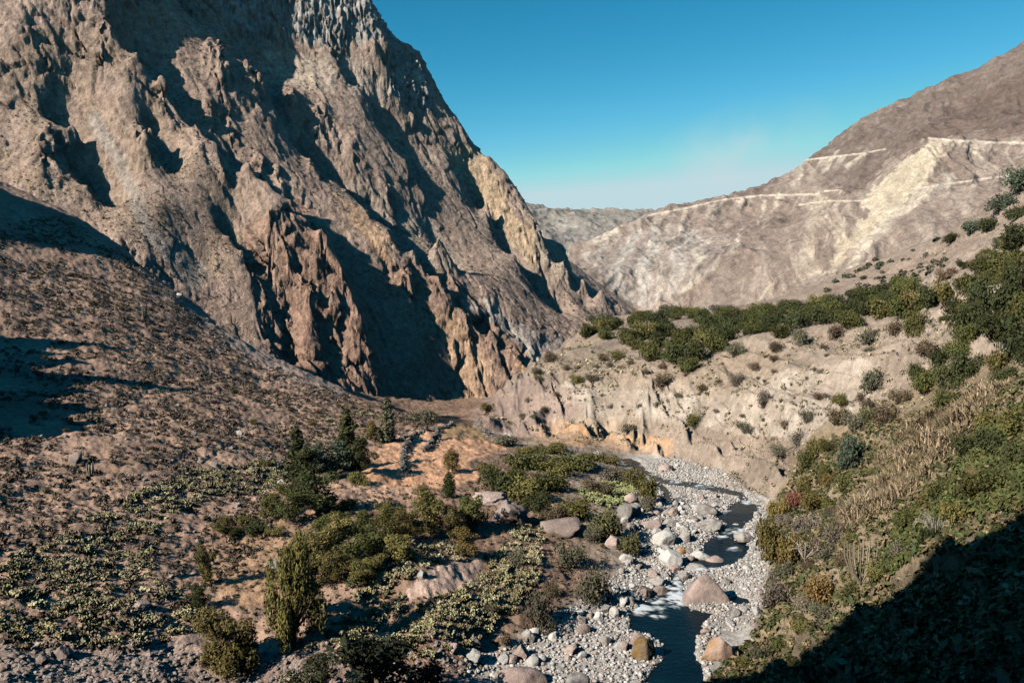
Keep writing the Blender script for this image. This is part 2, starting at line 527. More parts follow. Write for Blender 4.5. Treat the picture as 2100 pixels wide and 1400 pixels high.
# unseen knolls added outside the left edge to throw the dark patches on the slope
kn_ = 0.75 + 0.9 * fbm(gx / 9, gy / 9, None, 4, 77)
gz0 += (bumpf(gx, gy, -136, 150, 13, 20, 0.6, 20) + bumpf(gx, gy, -156, 172, 16, 16, 0.6, 24) + bumpf(gx, gy, -176, 196, 14, 16, 0.6, 22)) * kn_ + bumpf(gx, gy, -232, 284, 30, 24, 0.5, 48) * (0.7 + 0.3 * kn_)
hb = PZ(735, 1262, 6.5)
gz0 -= bumpf(gx, gy, hb[0] + 2.5, hb[1], 5.5, 8.5, -0.3, 4.2, 4.0)
gu, gv, gd = project(np.stack([gx, gy, gz0], -1))
riv = gz0 - zr(gy)
steep0 = grid_normals(gx, gy, gz0)[..., 2]
# relief: gullies on the bluff, hummocks on the slope, cobbly river bed
wet = smooth(1.6, 0.4, riv) * (gx > -60) * (gy > 60) * (gy < 300)
dry = 1 - wet
right = smooth(0, 1, (gu - 1000 - (gv - 900) * 0.6) / 120.0) * dry
n1 = fbm(gx / 22, gy / 22, None, 4, 3)
n2 = fbm(gx / 5.0, gy / 5.0, None, 4, 5)
n3 = fbm(gx / 1.3, gy / 1.3, None, 3, 9)
gul = ridged(gx / 8 + n1 * 0.6 + gy / 30, gz0 / 22, None, 4, 21)
lft = smooth(60, -40, gx - 0 * gy) * (gy > 60)
z = gz0 + dry * (n1 * 1.2 + n2 * (0.55 + 0.4 * lft) + n3 * (0.22 + 0.16 * lft)) + wet * (n2 * 0.18 + n3 * 0.1)
z += right * smooth(0.97, 0.8, steep0) * ((gul - 0.5) * 6.0 + (ridged(gx / 2.6 + n1, gz0 / 7, None, 3, 23) - 0.5) * 1.1)
# the channels the water lies in
W1 = [(1314,1420),(1329,1381),(1357,1352),(1360,1321),(1329,1300),(1295,1293),(1288,1271),(1298,1248),(1321,1229),(1362,1212),(1378,1193),(1376,1178),(1410,1166),(1402,1195),(1404,1233),(1421,1248),(1471,1258),(1438,1281),(1448,1293),(1426,1312),(1429,1350),(1438,1362),(1450,1420)]
W2 = [(1442,1115),(1470,1095),(1520,1102),(1538,1125),(1525,1145),(1505,1158),(1470,1164),(1437,1171),(1402,1172),(1410,1152),(1440,1140)]
W3 = [(1465,1060),(1490,1045),(1505,1032),(1525,1020),(1565,1042),(1548,1052),(1545,1070),(1525,1078),(1520,1104),(1480,1104),(1470,1092),(1490,1075)]
W5 = [(1352,990),(1368,998),(1380,1015),(1377,1035),(1364,1032)]
W6 = [(1493,1230),(1508,1222),(1535,1225),(1541,1234),(1510,1238)]
W7 = [(1310,1155),(1335,1158),(1336,1172),(1315,1168)]
W4 = [(1250,930),(1297,949),(1330,971),(1360,988),(1410,993),(1460,1001),(1510,1012),(1532,1026)]
ru, rv, _d = project(np.stack([gx, gy, zr(gy) + 0 * gx], -1))
rw = ru + 7 * n2 + 3 * n3; rx_ = rv + 4 * fbm(gx / 4 + 5, gy / 4, None, 3, 43)
depth_px = np.full(gx.shape, -1e3)
for w_ in (W1, W2, W3, W5, W6, W7):
    e_ = seg_dist(rw, rx_, w_ + [w_[0]])
    depth_px = np.maximum(depth_px, np.where(in_poly(rw, rx_, w_), e_, -e_))
depth_px = np.maximum(depth_px, 6.5 - seg_dist(rw, rx_, W4))
bedz = np.clip(zr(gy) - depth_px * 0.05, zr(gy) - 1.3, zr(gy) + 0.35) + wet * (n2 * 0.12 + n3 * 0.08)
z = z * (1 - wet) + wet * np.where(depth_px > -12, bedz, np.maximum(z, zr(gy) + 0.3))
gz1 = z
CH = Polar.sample
def ground_z(x, y):
    return GP.sample(gz1, np.asarray(x, float), np.asarray(y, float))

def hit(u, v, y0=60.0, y1=560.0):
    """where the sight line through a pixel meets the ground (vectorised)"""
    u = np.atleast_1d(np.asarray(u, float)); v = np.atleast_1d(np.asarray(v, float))
    sx, sz = ray(u, v)
    ys = np.geomspace(y0, y1, 900)
    lo = np.full(len(u), np.nan)
    done = np.zeros(len(u), bool)
    prev = np.full(len(u), y0)
    for yy in ys:
        below = (CAM[2] + sz * yy) <= ground_z(sx * yy, np.full(len(u), yy))
        new = below & ~done
        lo[new] = (prev[new] + yy) / 2
        done |= new
        prev[:] = yy
        if done.all():
            break
    return np.stack([sx * lo, lo, ground_z(sx * lo, lo)], -1)

# ---- the ground's own colours
gu, gv, gd = project(np.stack([gx, gy, gz1], -1))
wu = gu + 26 * n1 + 14 * n2; wv = gv + 18 * fbm(gx / 20 + 9, gy / 20, None, 3, 41) + 8 * n2
nrm = grid_normals(gx, gy, gz1)
col = np.zeros(gx.shape + (3,)) + (0.245, 0.160, 0.112)
slo = (gu < 700 + 0.2 * (gv - 800)) * (gd > 0)
col = mixc(col, slo * 1.0, (0.355, 0.238, 0.170))
col = mixc(col, smooth(-0.1, 0.5, n1) * 0.5, (0.30, 0.195, 0.135))
col = mixc(col, smooth(0.1, 0.5, n2) * 0.5, (0.17, 0.12, 0.095))
R_ = (gu > 960) & (gv < 960) & (gd > 0)
col = mixc(col, right, (0.275, 0.215, 0.168))
pal = in_poly(wu, wv, [(1180,770),(1350,770),(1480,800),(1560,760),(1640,760),(1760,720),(1800,760),(1780,860),(1640,900),(1500,880),(1400,860),(1200,850),(1150,820)])
col = mixc(col, right * smooth(0.0, 0.45, n2 + 0.6 * n3) * 0.55, (0.19, 0.145, 0.11))
col = mixc(col, right * smooth(0.1, 0.5, gul) * 0.3, (0.36, 0.30, 0.24))
col = mixc(col, pal * (0.35 + 0.5 * smooth(-0.2, 0.4, n1 + n2)), (0.46, 0.395, 0.325))
tan = in_poly(wu, wv, [(1090,740),(1190,700),(1330,750),(1500,730),(1620,730),(1560,790),(1450,820),(1300,790),(1180,790)])
col = mixc(col, tan * 0.5, (0.29, 0.225, 0.16))
pk = in_poly(wu, wv, [(970,860),(1030,780),(1130,760),(1200,830),(1150,880),(1050,890)])
col = mixc(col, pk * 0.7, (0.27, 0.20, 0.17))
orange = in_poly(wu, wv, [(1085,870),(1160,862),(1190,872),(1280,890),(1390,900),(1380,930),(1300,928),(1180,912),(1090,900)])
col = mixc(col, orange * (0.35 + 0.5 * smooth(-0.1, 0.35, n2 + 0.5 * n1)), (0.50, 0.30, 0.16))
ow = in_poly(wu, wv, [(1120,862),(1240,850),(1330,870),(1300,900),(1180,890)])
col = mixc(col, ow * 0.6 * smooth(0.2, -0.3, n2), (0.55, 0.42, 0.29))
# right hillside soils under the shrubs
col = mixc(col, (in_poly(wu, wv, [(1600,1000),(1700,860),(1800,830),(1900,780),(2200,700),(2200,1500),(1400,1500),(1560,1260),(1590,1100)])) * 0.75, (0.20, 0.155, 0.095))
far = (gy > 330) & (gu > 1150)
col = mixc(col, far * 0.8, (0.27, 0.21, 0.165))
col = mixc(col, in_poly(wu, wv, [(1440,1400),(1560,1330),(1700,1270),(1850,1170),(2000,1070),(2110,1040),(2600,1000),(2600,2400),(1400,2400)]) * 0.85, (0.105, 0.085, 0.060))  # soil darkened where the hill's shade falls, deepening it in the colour
col = mixc(col, ((gu < 420) & (gv < 1000)) * smooth(-0.05, 0.4, n1 + 0.4 * n2) * 0.55, (0.215, 0.152, 0.118))
# field and paths
field = in_poly(wu * 0.35 + gu * 0.65, wv * 0.35 + gv * 0.65, [(730,985),(790,900),(905,870),(985,880),(1040,915),(960,950),(990,980),(900,1000),(760,1000)])
col = mixc(col, field * 0.95, (0.52, 0.30, 0.18))
col = mixc(col, in_poly(wu, wv, [(905,880),(985,878),(1010,895),(910,895)]) * 0.6, (0.24, 0.19, 0.09))
col = mixc(col, in_poly(wu, wv, [(660,1000),(860,1000),(860,1035),(700,1030)]) * 0.7, (0.44, 0.29, 0.20))
col = mixc(col, in_poly(wu, wv, [(400,940),(700,960),(720,990),(560,985),(430,965)]) * 0.6, (0.37, 0.245, 0.165))
col = mixc(col, in_poly(wu, wv, [(830,1205),(880,1170),(960,1145),(1000,1160),(960,1195),(900,1220),(840,1225)]) * 0.95, (0.46, 0.335, 0.265))
col = mixc(col, in_poly(wu, wv, [(450,1080),(620,1060),(600,1240),(520,1260),(420,1200)]) * 0.65, (0.35, 0.22, 0.125))
col = mixc(col, in_poly(wu, wv, [(330,1000),(480,960),(620,990),(500,1100),(400,1190),(300,1150)]) * 0.5, (0.31, 0.205, 0.15))
col = mixc(col, in_poly(wu, wv, [(0,1320),(260,1310),(420,1310),(620,1330),(700,1330),(760,1420),(0,1420)]) * 0.75, (0.25, 0.195, 0.165))
trail = seg_dist(gu, gv, [(372,770),(352,795),(325,810),(312,840),(290,860)])
col = mixc(col, smooth(4, 2, trail) * 0.7, (0.42, 0.29, 0.20))
scr = seg_dist(wu * 0.4 + gu * 0.6, wv * 0.4 + gv * 0.6, [(270,515),(330,590),(420,655),(500,715),(600,765),(700,805)])
col = mixc(col, smooth(17, 6, scr) * 0.7, (0.31, 0.255, 0.215))
bed = wet * 1.0
col = mixc(col, bed, (0.40, 0.37, 0.33))
col = mixc(col, smooth(0.1, -0.5, gz1 - zr(gy)) * wet, (0.07, 0.06, 0.035))

M_GROUND = terrain_mat("ground_soil", 0.06, 0.6, 3.2, (0.75, 1.25), (0.7, 1.3), (0.35, 0.16))
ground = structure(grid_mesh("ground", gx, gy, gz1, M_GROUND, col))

# ================================================================== the rock mountain
B = []
crestA = line([(190,-400,584),(200,-250,568),(192,-115,552),(190,0,539),(230,60,532),(330,150,526),(400,250,519),(500,330,513),(600,408,507),(660,465,500),(700,545,496),(738,640,491),(756,720,486),(758,800,480),(760,860,472)])
B += crestA
B += behind(crestA[:-14], 24, 34)
B += behind(crestA[-14:], 16, 30)
for u, v, y in [(0,100,512),(0,250,492),(0,330,482),(-150,200,510),(-150,50,535),(80,330,476),(100,150,516),(130,400,468),(250,480,455),(150,250,500),(250,200,514),(300,330,492),(330,430,472),(420,540,474),(420,640,458),
                (300,560,450),(500,700,456),(620,770,458),(400,360,498),(550,430,492),(350,600,452),(550,760,448),(300,620,447),(700,840,460),(620,850,442),(760,900,470),(300,700,432),(500,800,428),(600,480,496),(680,600,488),(720,700,484),(640,560,484),(620,700,470)]:
    B.append(P(u, v, y))
subs = [([(440,450,490),(500,512,482),(540,580,477),(565,640,473),(569,725,464)], 8, 14),
        ([(590,520,487),(640,620,480),(655,690,475),(668,780,463)], 6, 10),
        ([(620,560,488),(690,660,486),(715,760,476)], 4, 5),
        ([(60,200,506),(105,250,498),(120,330,486),(180,380,476)], 14, 17),
        ([(280,230,514),(300,300,502),(310,320,498)], 10, 13),
        ([(460,345,506),(510,330,512)], 6, 12)]
for pl, dd, dr in subs:
    L_ = line(pl, 8)
    B += L_ + behind(L_, dd, dr)
crestB = line([(440,66,604),(545,178,590),(590,262,583),(650,342,580),(700,382,580),(760,432,564),(850,508,551),(900,560,548),(960,640,544),(1050,702,543),(1098,756,540),(1110,800,534)])
B += crestB + behind(crestB, 13, 26)
for u, v, y in [(380,140,562),(440,150,568),(500,200,568),(560,300,560),(640,400,550),(700,480,540),(800,580,536),(877,640,538),(920,720,536),(948,800,530),(958,870,518),(1000,780,533),(1040,815,531),(985,860,515),
                (850,760,510),(800,850,486),(900,900,486),(960,930,490)]:
    B.append(P(u, v, y))
# upper back wall and the tall cliff on it
G1 = line([(300,60,622),(440,40,634),(520,88,640),(600,100,644),(700,105,650),(788,80,662)])
B += G1
G2 = line([(300,-160,650),(440,-120,656),(520,-60,652),(620,-80,658),(700,-60,664),(742,-10,666),(768,40,668),(784,72,672)])
B += G2
B += line([(300,-300,680),(500,-250,700),(650,-180,705),(740,-20,690)])
sky_l = line([(784,76,688),(800,82,690),(836,88,693),(864,104,693),(875,135,690),(883,178,687),(892,226,683),(948,264,688),(1000,320,682),(1060,400,670),(1100,450,662),(1160,530,654),(1230,590,652),(1310,646,656),(1400,700,670)])
B += sky_l + behind(sky_l, 60, 70) + behind(sky_l, 160, 150)
for u, v, y in [(600,180,606),(680,220,618),(720,300,604),(800,390,604),(800,220,656),(850,300,656),(870,400,625),(900,480,575),(1000,600,572),(1100,700,570),(1190,700,590),(1250,660,632),(1180,620,626),
                (920,330,662),(1000,400,660),(1060,520,632),(1150,680,590),(1190,760,568),(1280,700,640),(960,560,580),(1050,640,575)]:
    B.append(P(u, v, y))
subs2 = [([(690,130,642),(735,172,640),(757,208,640)], 12, 20), ([(755,245,640),(800,290,632),(832,328,628)], 12, 18),
          ([(960,400,668),(1012,482,646),(1080,570,630),(1120,620,624)], 12, 16), ([(1088,440,664),(1112,505,656),(1150,575,646),(1200,630,646)], 14, 22),
         ([(860,440,616),(885,500,600),(900,540,592)], 8, 10), ([(790,420,600),(840,520,576)], 6, 8), ([(800,480,546),(838,560,536)], 8, 12)]
for pl, dd, dr in subs2:
    L_ = line(pl, 10)
    B += L_ + behind(L_, dd, dr)
for x, y, zz in [(-420,520,170),(-520,600,240),(-400,440,70),(-330,400,20),(-450,480,110),(-600,700,330),(-300,800,300),(0,950,120),(120,1100,0),(220,1180,-30),(170,950,-60),(90,850,-40),
                 (-200,900,250),(-420,750,340),(0,450,-40),(-100,420,-30),(-200,420,-10)]:
    B.append(np.array([x, y, zz], float))
b_rbf = RBF(B)
azb = np.r_[np.radians(np.linspace(-52, -33, 60))[:-1], np.arange(math.radians(-33), math.radians(9.5), math.radians(0.062)), np.radians(np.linspace(9.5, 16, 20))]
rb = np.r_[np.arange(415, 830, 0.66), np.geomspace(830, 1200, 200)]
BP = Polar(azb, rb)
bz = BP.coarse(b_rbf, 3, 2)
bx, by = BP.x.copy(), BP.y.copy()
bz = bz.copy()

def march(pol, zz, u, v, y0, y1):
    sx, sz = ray(u, v)
    ys = np.arange(y0, y1, 0.8)
    h = pol.sample(zz, sx * ys, ys)
    k = np.argmax(h >= CAM[2] + sz * ys)
    return np.array([sx * ys[k], ys[k], h[k]])

# rock towers standing out of the slope: (u, v) of their foot, widths across and along, height
bz_base = bz.copy()
for (tu, tv, sx_, sy_, h_) in [(452,150,9,14,20),(520,165,10,10,14),(296,312,10,12,17),(95,310,9,11,14),(205,100,8,9,12),(205,150,7,7,12),
          (430,235,4,12,9),(470,255,4,12,10),(535,365,4,10,11),(575,385,4,9,9),(660,270,9,10,13),(640,350,5,8,7)]:
    q = march(BP, bz_base, tu, tv, 440, 800)
    bz = np.maximum(bz, bz_base + bumpf(bx, by, q[0], q[1], sx_ * 0.85, sy_ * 0.9, 0.5, h_ * 0.8, 2.2) * (0.8 + 0.7 * fbm(bx / 5, by / 5, None, 2, 66)))
bz += bumpf(bx, by, -352, 446, 34, 22, -0.9, 75)  # unseen spur added off the left edge to throw shade on the flank
nb = grid_normals(bx, by, bz)
s0 = nb[..., 2]
wx = fbm(bx / 60, by / 60, bz / 60, 3, 71) * 0.5
# the rock is drawn out along the ribs: noise stretched down the fall of the crests
e_t = np.array([0.58, -0.12, -0.80]); e_t /= np.linalg.norm(e_t)
e_a = np.array([0.80, 0.10, 0.58]); e_a -= e_t * e_a.dot(e_t); e_a /= np.linalg.norm(e_a)
e_b = np.cross(e_t, e_a)
pt = bx * e_t[0] + by * e_t[1] + bz * e_t[2]; pa = bx * e_a[0] + by * e_a[1] + bz * e_a[2]; pb = bx * e_b[0] + by * e_b[1] + bz * e_b[2]
n_big = ridged(pa / 34 + wx, pb / 60, pt / 130 + wx, 4, 51)
n_med = ridged(pa / 12 + wx * 2, pb / 16, pt / 34 + wx, 4, 53)
n_sml = ridged(pa / 4.5 + wx * 4, pb / 5, pt / 9, 3, 55)
f1, e1 = facets(pa / 17 + wx, pb / 20 + wx, pt / 44 + wx, 63)
f2, e2 = facets(pa / 6.5 + wx * 2 + 0.15 * f1, pb / 7.5, pt / 15 + wx * 2, 64)
n_fin = fbm(bx / 3.2, by / 3.2, bz / 3.6, 4, 57)
cols_ = ridged(bx / 3.2, by / 3.2, bz / 40, 3, 61)
bu, bv, bd_ = project(np.stack([bx, by, bz], -1))
rock = np.clip(smooth(0.54, 0.34, s0) * 0.65 + smooth(4, 14, bz - bz_base), 0, 1)
red = in_poly(bu + 30 * wx, bv, [(490,470),(600,400),(660,450),(780,560),(860,520),(1110,720),(1110,800),(960,880),(740,830),(560,740)])
redm = in_poly(bu + 30 * wx + 14 * n_fin, bv + 14 * n_fin, [(490,480),(600,420),(660,470),(760,600),(800,620),(840,540),(870,540),(1110,730),(1110,800),(960,880),(740,830),(560,740)])
rock = np.maximum(rock, redm * 0.9)
cliff = in_poly(bu + 14 * wx, bv + 14 * n_fin, [(430,-300),(440,0),(515,78),(600,85),(700,95),(790,75),(830,-200)]) | in_poly(bu + 10 * wx, bv + 10 * n_fin, [(790,110),(850,112),(880,180),(890,225),(800,195)])
cliff = cliff.astype(float)
amp = 0.35 + 0.9 * rock
calm = 1 - 0.55 * in_poly(bu + 20 * wx + 10 * n_fin, bv + 10 * n_fin, [(60,150),(230,130),(420,330),(580,430),(500,520),(560,690),(420,620),(260,490),(150,330)]) \
         - 0.35 * in_poly(bu + 20 * wx + 10 * n_fin, bv + 10 * n_fin, [(600,190),(700,270),(860,470),(960,560),(1180,690),(1080,540),(1000,400),(880,330),(760,190)])
wedge = in_poly(bu + 10 * n_fin, bv, [(625,425),(700,480),(800,565),(890,660),(945,780),(960,880),(780,860),(765,730),(700,560)]) * 0.65
disp = ((n_big - 0.45) * (2.6 + 0.8 * rock) + (n_med - 0.4) * (0.7 + 1.0 * rock) + (n_sml - 0.4) * (0.5 + 0.6 * rock)
        + f1 * (1.0 + 3.4 * rock) + f2 * (0.9 + 1.8 * rock) - smooth(0.16, 0.0, e1) * (0.25 + 1.5 * rock) - smooth(0.14, 0.0, e2) * (0.25 + 0.8 * rock)
        + n_fin * (0.45 + 0.5 * rock)) * (1 - wedge) * calm + cliff * ((cols_ - 0.5) * 4.0 + f2 * 2.0)
edge = smooth(415, 432, BP.r)[:, None] * DAMP
nn = nb * np.array([1, 1, 0.6])
bx += nn[..., 0] * disp * edge; by += nn[..., 1] * disp * edge; bz += nn[..., 2] * disp * edge
bu, bv, bd_ = project(np.stack([bx, by, bz], -1))
nb = grid_normals(bx, by, bz)
wn = fbm(bx / 30, by / 30, bz / 30, 4, 91); wf = fbm(bx / 8, by / 8, bz / 8, 3, 93)
wu = bu + 30 * wn + 10 * wf; wv = bv + 24 * wn + 10 * wf
c = np.zeros(bx.shape + (3,)) + (0.300, 0.222, 0.174)
c = mixc(c, smooth(-0.2, 0.5, wn) * 0.55, (0.262, 0.192, 0.156))
c = mixc(c, smooth(570, 700, by) * 0.6, (0.275, 0.222, 0.180))
grass = in_poly(wu, wv, [(0,80),(200,60),(300,130),(420,330),(560,420),(500,560),(420,600),(250,480),(0,380)])
c = mixc(c, grass * 0.6 * smooth(-0.3, 0.3, wn + wf * 0.4), (0.275, 0.205, 0.145))
c = mixc(c, red * 0.8, (0.285, 0.188, 0.138))
c = mixc(c, in_poly(wu, wv, [(560,480),(700,470),(760,640),(760,820),(600,760)]) * 0.5, (0.265, 0.165, 0.12))
c = mixc(c, in_poly(wu, wv, [(880,640),(930,640),(1010,760),(1000,850),(950,870),(930,760)]) * 0.6, (0.42, 0.285, 0.18))
c = mixc(c, in_poly(wu, wv, [(1060,740),(1100,745),(1100,790),(1070,780)]) * 0.6, (0.47, 0.29, 0.16))
c = mixc(c, in_poly(wu, wv, [(690,400),(740,420),(800,490),(830,560),(790,540),(730,470)]) * 0.6, (0.42, 0.27, 0.16))
c = mixc(c, cliff * 1.0, (0.31, 0.29, 0.262))
c = mixc(c, in_poly(wu, wv, [(540,100),(680,110),(700,180),(620,190),(560,160)]) * 0.5, (0.40, 0.34, 0.27))
c = mixc(c, in_poly(wu, wv, [(700,120),(760,130),(800,190),(790,220),(720,190)]) * 0.5, (0.42, 0.36, 0.29))
c = mixc(c, in_poly(wu, wv, [(890,295),(985,310),(1020,380),(1050,440),(1100,480),(1090,560),(1040,480),(980,400),(930,345)]) * 0.7, (0.45, 0.335, 0.215))
c = mixc(c, in_poly(wu, wv, [(1080,440),(1110,460),(1180,560),(1150,580),(1100,520)]) * 0.5, (0.40, 0.33, 0.25))
c = mixc(c, in_poly(wu, wv, [(900,580),(1010,640),(1120,690),(1190,690),(1110,745),(1050,690),(960,640)]) * 0.7, (0.31, 0.27, 0.24))
c = mixc(c, in_poly(wu, wv, [(640,370),(760,390),(900,460),(960,560),(880,560),(760,440)]) * 0.4, (0.31, 0.27, 0.215))
st = seg_dist(wu * 0.5 + bu * 0.5, wv * 0.5 + bv * 0.5, [(195,245),(215,290),(240,320),(255,360),(285,420),(310,480),(350,520),(420,560)])
c = c * 1.2
c = mixc(c, smooth(20, 7, st) * 0.7, (0.36, 0.32, 0.275))
st2 = seg_dist(wu * 0.5 + bu * 0.5, wv * 0.5 + bv * 0.5, [(1000,620),(1050,680),(1100,735)])
c = mixc(c, smooth(14, 4, st2) * 0.8, (0.44, 0.40, 0.34))
c = mixc(c, in_poly(wu, wv, [(330,510),(380,520),(430,590),(410,610),(360,570)]) * 0.55, (0.36, 0.33, 0.285))
M_ROCK = terrain_mat("mountain_rock", 0.035, 0.26, 1.3, (0.8, 1.2), (0.58, 1.42), (2.4, 0.9), (0.75, 0.60, (0.10, 0.08, 0.06), 0.55))
mountain = structure(grid_mesh("mountain", bx, by, bz, M_ROCK, c))

mt_ok = (rock < 0.35) & (bd_ < 760) & (bu > -60) & (bu < 1330) & (bv > -40)
mt_i = np.flatnonzero(mt_ok.ravel())
mt_i = np.random.default_rng(31).choice(mt_i, 24000, replace=False)
mt_p = np.stack([bx.ravel()[mt_i], by.ravel()[mt_i], bz.ravel()[mt_i]], 1)
mt_p = mt_p[(wf.ravel()[mt_i] + 0.6 * wn.ravel()[mt_i]) > -0.12]

# ================================================================== mountains across the valley
C = []
skyR = line([(1180,500,1500),(1310,446,1620),(1345,436,1620),(1400,415,1640),(1480,404,1660),(1560,388,1680),(1640,335,1700),(1700,290,1720),(1760,245,1740),(1830,215,1760),(1900,196,1790),(1930,176,1790),(2030,156,1840),(2100,130,1880),(2200,76,1900),(2350,-20,1900)], 60)
C += skyR + behind(skyR, 200, 120, (0.2, 1.0)) + behind(skyR, 900, 420, (0.2, 1.0))
spur = line([(2250,150,1350),(2050,270,1250),(1920,284,1200),(1890,310,1180),(1830,390,1120),(1760,480,1050),(1690,555,960)], 30)
C += spur
for u, v, y in [(1180,560,1250),(1240,600,1150),(1320,645,1180),(1420,640,1150),(1550,620,1080),(1690,600,1000),(1800,560,920),(1900,520,860),(2000,480,900),(2100,420,920),(2250,380,900),
                (1300,560,1250),(1400,560,1200),(1500,540,1180),(1600,540,1120),(1300,500,1420),(1400,480,1420),(1500,450,1480),(1600,470,1300),(1700,430,1330),(1800,330,1450),(1750,380,1400),(1650,400,1450),
                (1900,260,1450),(2000,230,1500),(2100,220,1450),(2100,300,1180),(2000,300,1160),(1950,400,1020),(2050,360,1080),(1900,450,960),(1700,330,1600),(1850,280,1500)]:
    C.append(P(u, v, y))
for x, y, zz in [(100,900,-40),(250,800,-20),(0,1200,-60),(-50,1500,-40),(500,700,40),(700,900,230),(900,1300,420),(-200,1800,-50),(1200,1800,650),(1300,2300,600),(-100,2400,-50),(400,2800,0)]:
    C.append(np.array([x, y, zz], float))
c_rbf = RBF(C)
azc = np.r_[np.arange(math.radians(-1), math.radians(33), math.radians(0.066)), np.radians(np.linspace(33, 44, 30))]
rc = np.r_[np.geomspace(760, 2200, 760), np.geomspace(2200, 3200, 20)[1:]]
CP = Polar(azc, rc)
cz = CP.coarse(c_rbf, 3, 2)
cx, cy = CP.x.copy(), CP.y.copy()
nc = grid_normals(cx, cy, cz)
big = ridged(cx / 130, cy / 130, cz / 200, 5, 151)
med = ridged(cx / 40, cy / 40, cz / 70, 4, 153)
fin = fbm(cx / 9, cy / 9, cz / 10, 4, 157)
lat = cx * 0.93 - cy * 0.35
wz = fbm(cx / 120, cy / 120, cz / 120, 3, 155)
fall = ridged(lat / 62 + wz * 1.2, cz / 330 + wz, None, 4, 161)
fall2 = ridged(lat / 20 + wz * 2.4, cz / 150 + wz, None, 3, 163)
disp = (big - 0.45) * 14 + (med - 0.45) * 4 + fin * 1.6 + (fall - 0.5) * 17 + (fall2 - 0.5) * 5
cx += nc[..., 0] * disp; cy += nc[..., 1] * disp; cz = cz + nc[..., 2] * disp * 0.6
u, v, d_ = project(np.stack([cx, cy, cz], -1))
wn = fbm(cx / 90, cy / 90, cz / 90, 4, 191); wf = fbm(cx / 22, cy / 22, cz / 22, 4, 193)
# scree chutes run down the fall line: noise stretched along it
chute = fbm((cx * 0.93 - cy * 0.35 + cz * 0.30) / 13 + 1.3 * wn, cz / 150, None, 4, 197) - 0.25 * (fall2 - 0.5)
wu = u + 22 * wn + 8 * wf; wv = v + 16 * wn + 6 * wf
c = np.zeros(cx.shape + (3,)) + (0.236, 0.184, 0.152)
c = mixc(c, smooth(0, 0.5, wn) * 0.3, (0.29, 0.24, 0.20))
c = mixc(c, smooth(0.0, 0.35, chute) * 0.42, (0.40, 0.34, 0.28))
c = mixc(c, smooth(0.0, -0.35, chute) * 0.35, (0.20, 0.16, 0.135))
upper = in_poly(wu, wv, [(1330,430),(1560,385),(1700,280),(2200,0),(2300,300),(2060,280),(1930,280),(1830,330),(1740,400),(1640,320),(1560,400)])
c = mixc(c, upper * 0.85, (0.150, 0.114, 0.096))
c = mixc(c, upper * smooth(0.15, 0.4, wf + 0.5 * wn) * 0.3, (0.30, 0.25, 0.22))
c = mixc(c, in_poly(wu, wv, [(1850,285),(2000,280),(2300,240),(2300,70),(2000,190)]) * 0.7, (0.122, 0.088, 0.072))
ws, wt_ = u + 30 * chute + 10 * wf, v + 10 * wn
scar = in_poly(ws, wt_, [(1908,290),(1938,290),(1925,330),(1895,375),(1860,415),(1800,470),(1745,520),(1690,566),(1700,530),(1750,470),(1790,430),(1760,425),(1800,390),(1850,335)])
c = mixc(c, scar * (0.6 + 0.4 * smooth(-0.35, 0.25, chute + 0.3 * wf)), (0.50, 0.425, 0.315))
apron = in_poly(ws, wt_, [(1690,400),(1790,400),(1820,420),(1700,560),(1560,620),(1640,520)])
c = mixc(c, apron * 0.45 * smooth(-0.05, 0.3, chute), (0.46, 0.39, 0.30))
grey = in_poly(wu, wv, [(1190,520),(1300,470),(1400,470),(1500,480),(1460,560),(1330,640),(1250,590)])
c = mixc(c, grey * 0.6, (0.335, 0.285, 0.245))
c = mixc(c, grey * smooth(0.1, 0.35, chute + 0.4 * wf) * 0.45, (0.48, 0.45, 0.40))
for pts, wdt in [([(1520,470),(1500,510),(1450,560),(1400,600)], 10), ([(1450,500),(1420,540)], 12), ([(1700,590),(1780,500),(1850,430),(1900,390),(1950,360)], 12), ([(1830,560),(1960,470)], 8),
                 ([(1290,600),(1310,560)], 10), ([(1260,470),(1220,490)], 10), ([(1650,315),(1642,370)], 5), ([(1720,310),(1690,365)], 5), ([(1780,310),(1740,345)], 5), ([(1570,400),(1550,460)], 4), ([(1480,415),(1460,450)], 4),
                 ([(1600,400),(1580,430)], 5), ([(1980,300),(2050,350)], 4), ([(2060,300),(2090,355)], 4), ([(2010,290),(2030,330)], 4)]:
    dd = seg_dist(wu * 0.6 + u * 0.4, wv * 0.6 + v * 0.4, pts)
    c = mixc(c, smooth(wdt, wdt * 0.3, dd) * 0.75 * smooth(-0.5, 0.2, chute), (0.52, 0.46, 0.37))
c = mixc(c, in_poly(wu, wv, [(1700,560),(1850,500),(2000,470),(2000,560),(1800,600),(1700,610)]) * 0.5, (0.31, 0.25, 0.19))
# the road cut into the mountainside
for pts, w0 in [([(1330,442),(1400,428),(1480,410),(1560,401),(1680,398)], 3.2), ([(1640,330),(1700,322),(1760,316),(1815,306)], 2.6), ([(1905,284),(1960,288),(2020,292),(2110,294)], 3.4),
                ([(1870,388),(1960,375),(2050,362),(2110,354)], 3.0), ([(1640,420),(1700,412),(1790,412)], 2.4), ([(1690,392),(1720,390)], 2.0)]:
    dd = seg_dist(u, v, pts)
    c = mixc(c, smooth(w0 * 0.95, w0 * 0.3, dd + 0.5 * np.abs(wf)) * 0.85, (0.60, 0.51, 0.41))
    spill = smooth(34, 2, np.where(v > np.interp(u, [p_[0] for p_ in pts], [p_[1] for p_ in pts]), dd, 99)) * smooth(0.02, 0.28, fbm((u + 0.55 * (v - 300)) / 13, v / 90, None, 3, 199))
    c = mixc(c, spill * 0.6, (0.50, 0.43, 0.345))
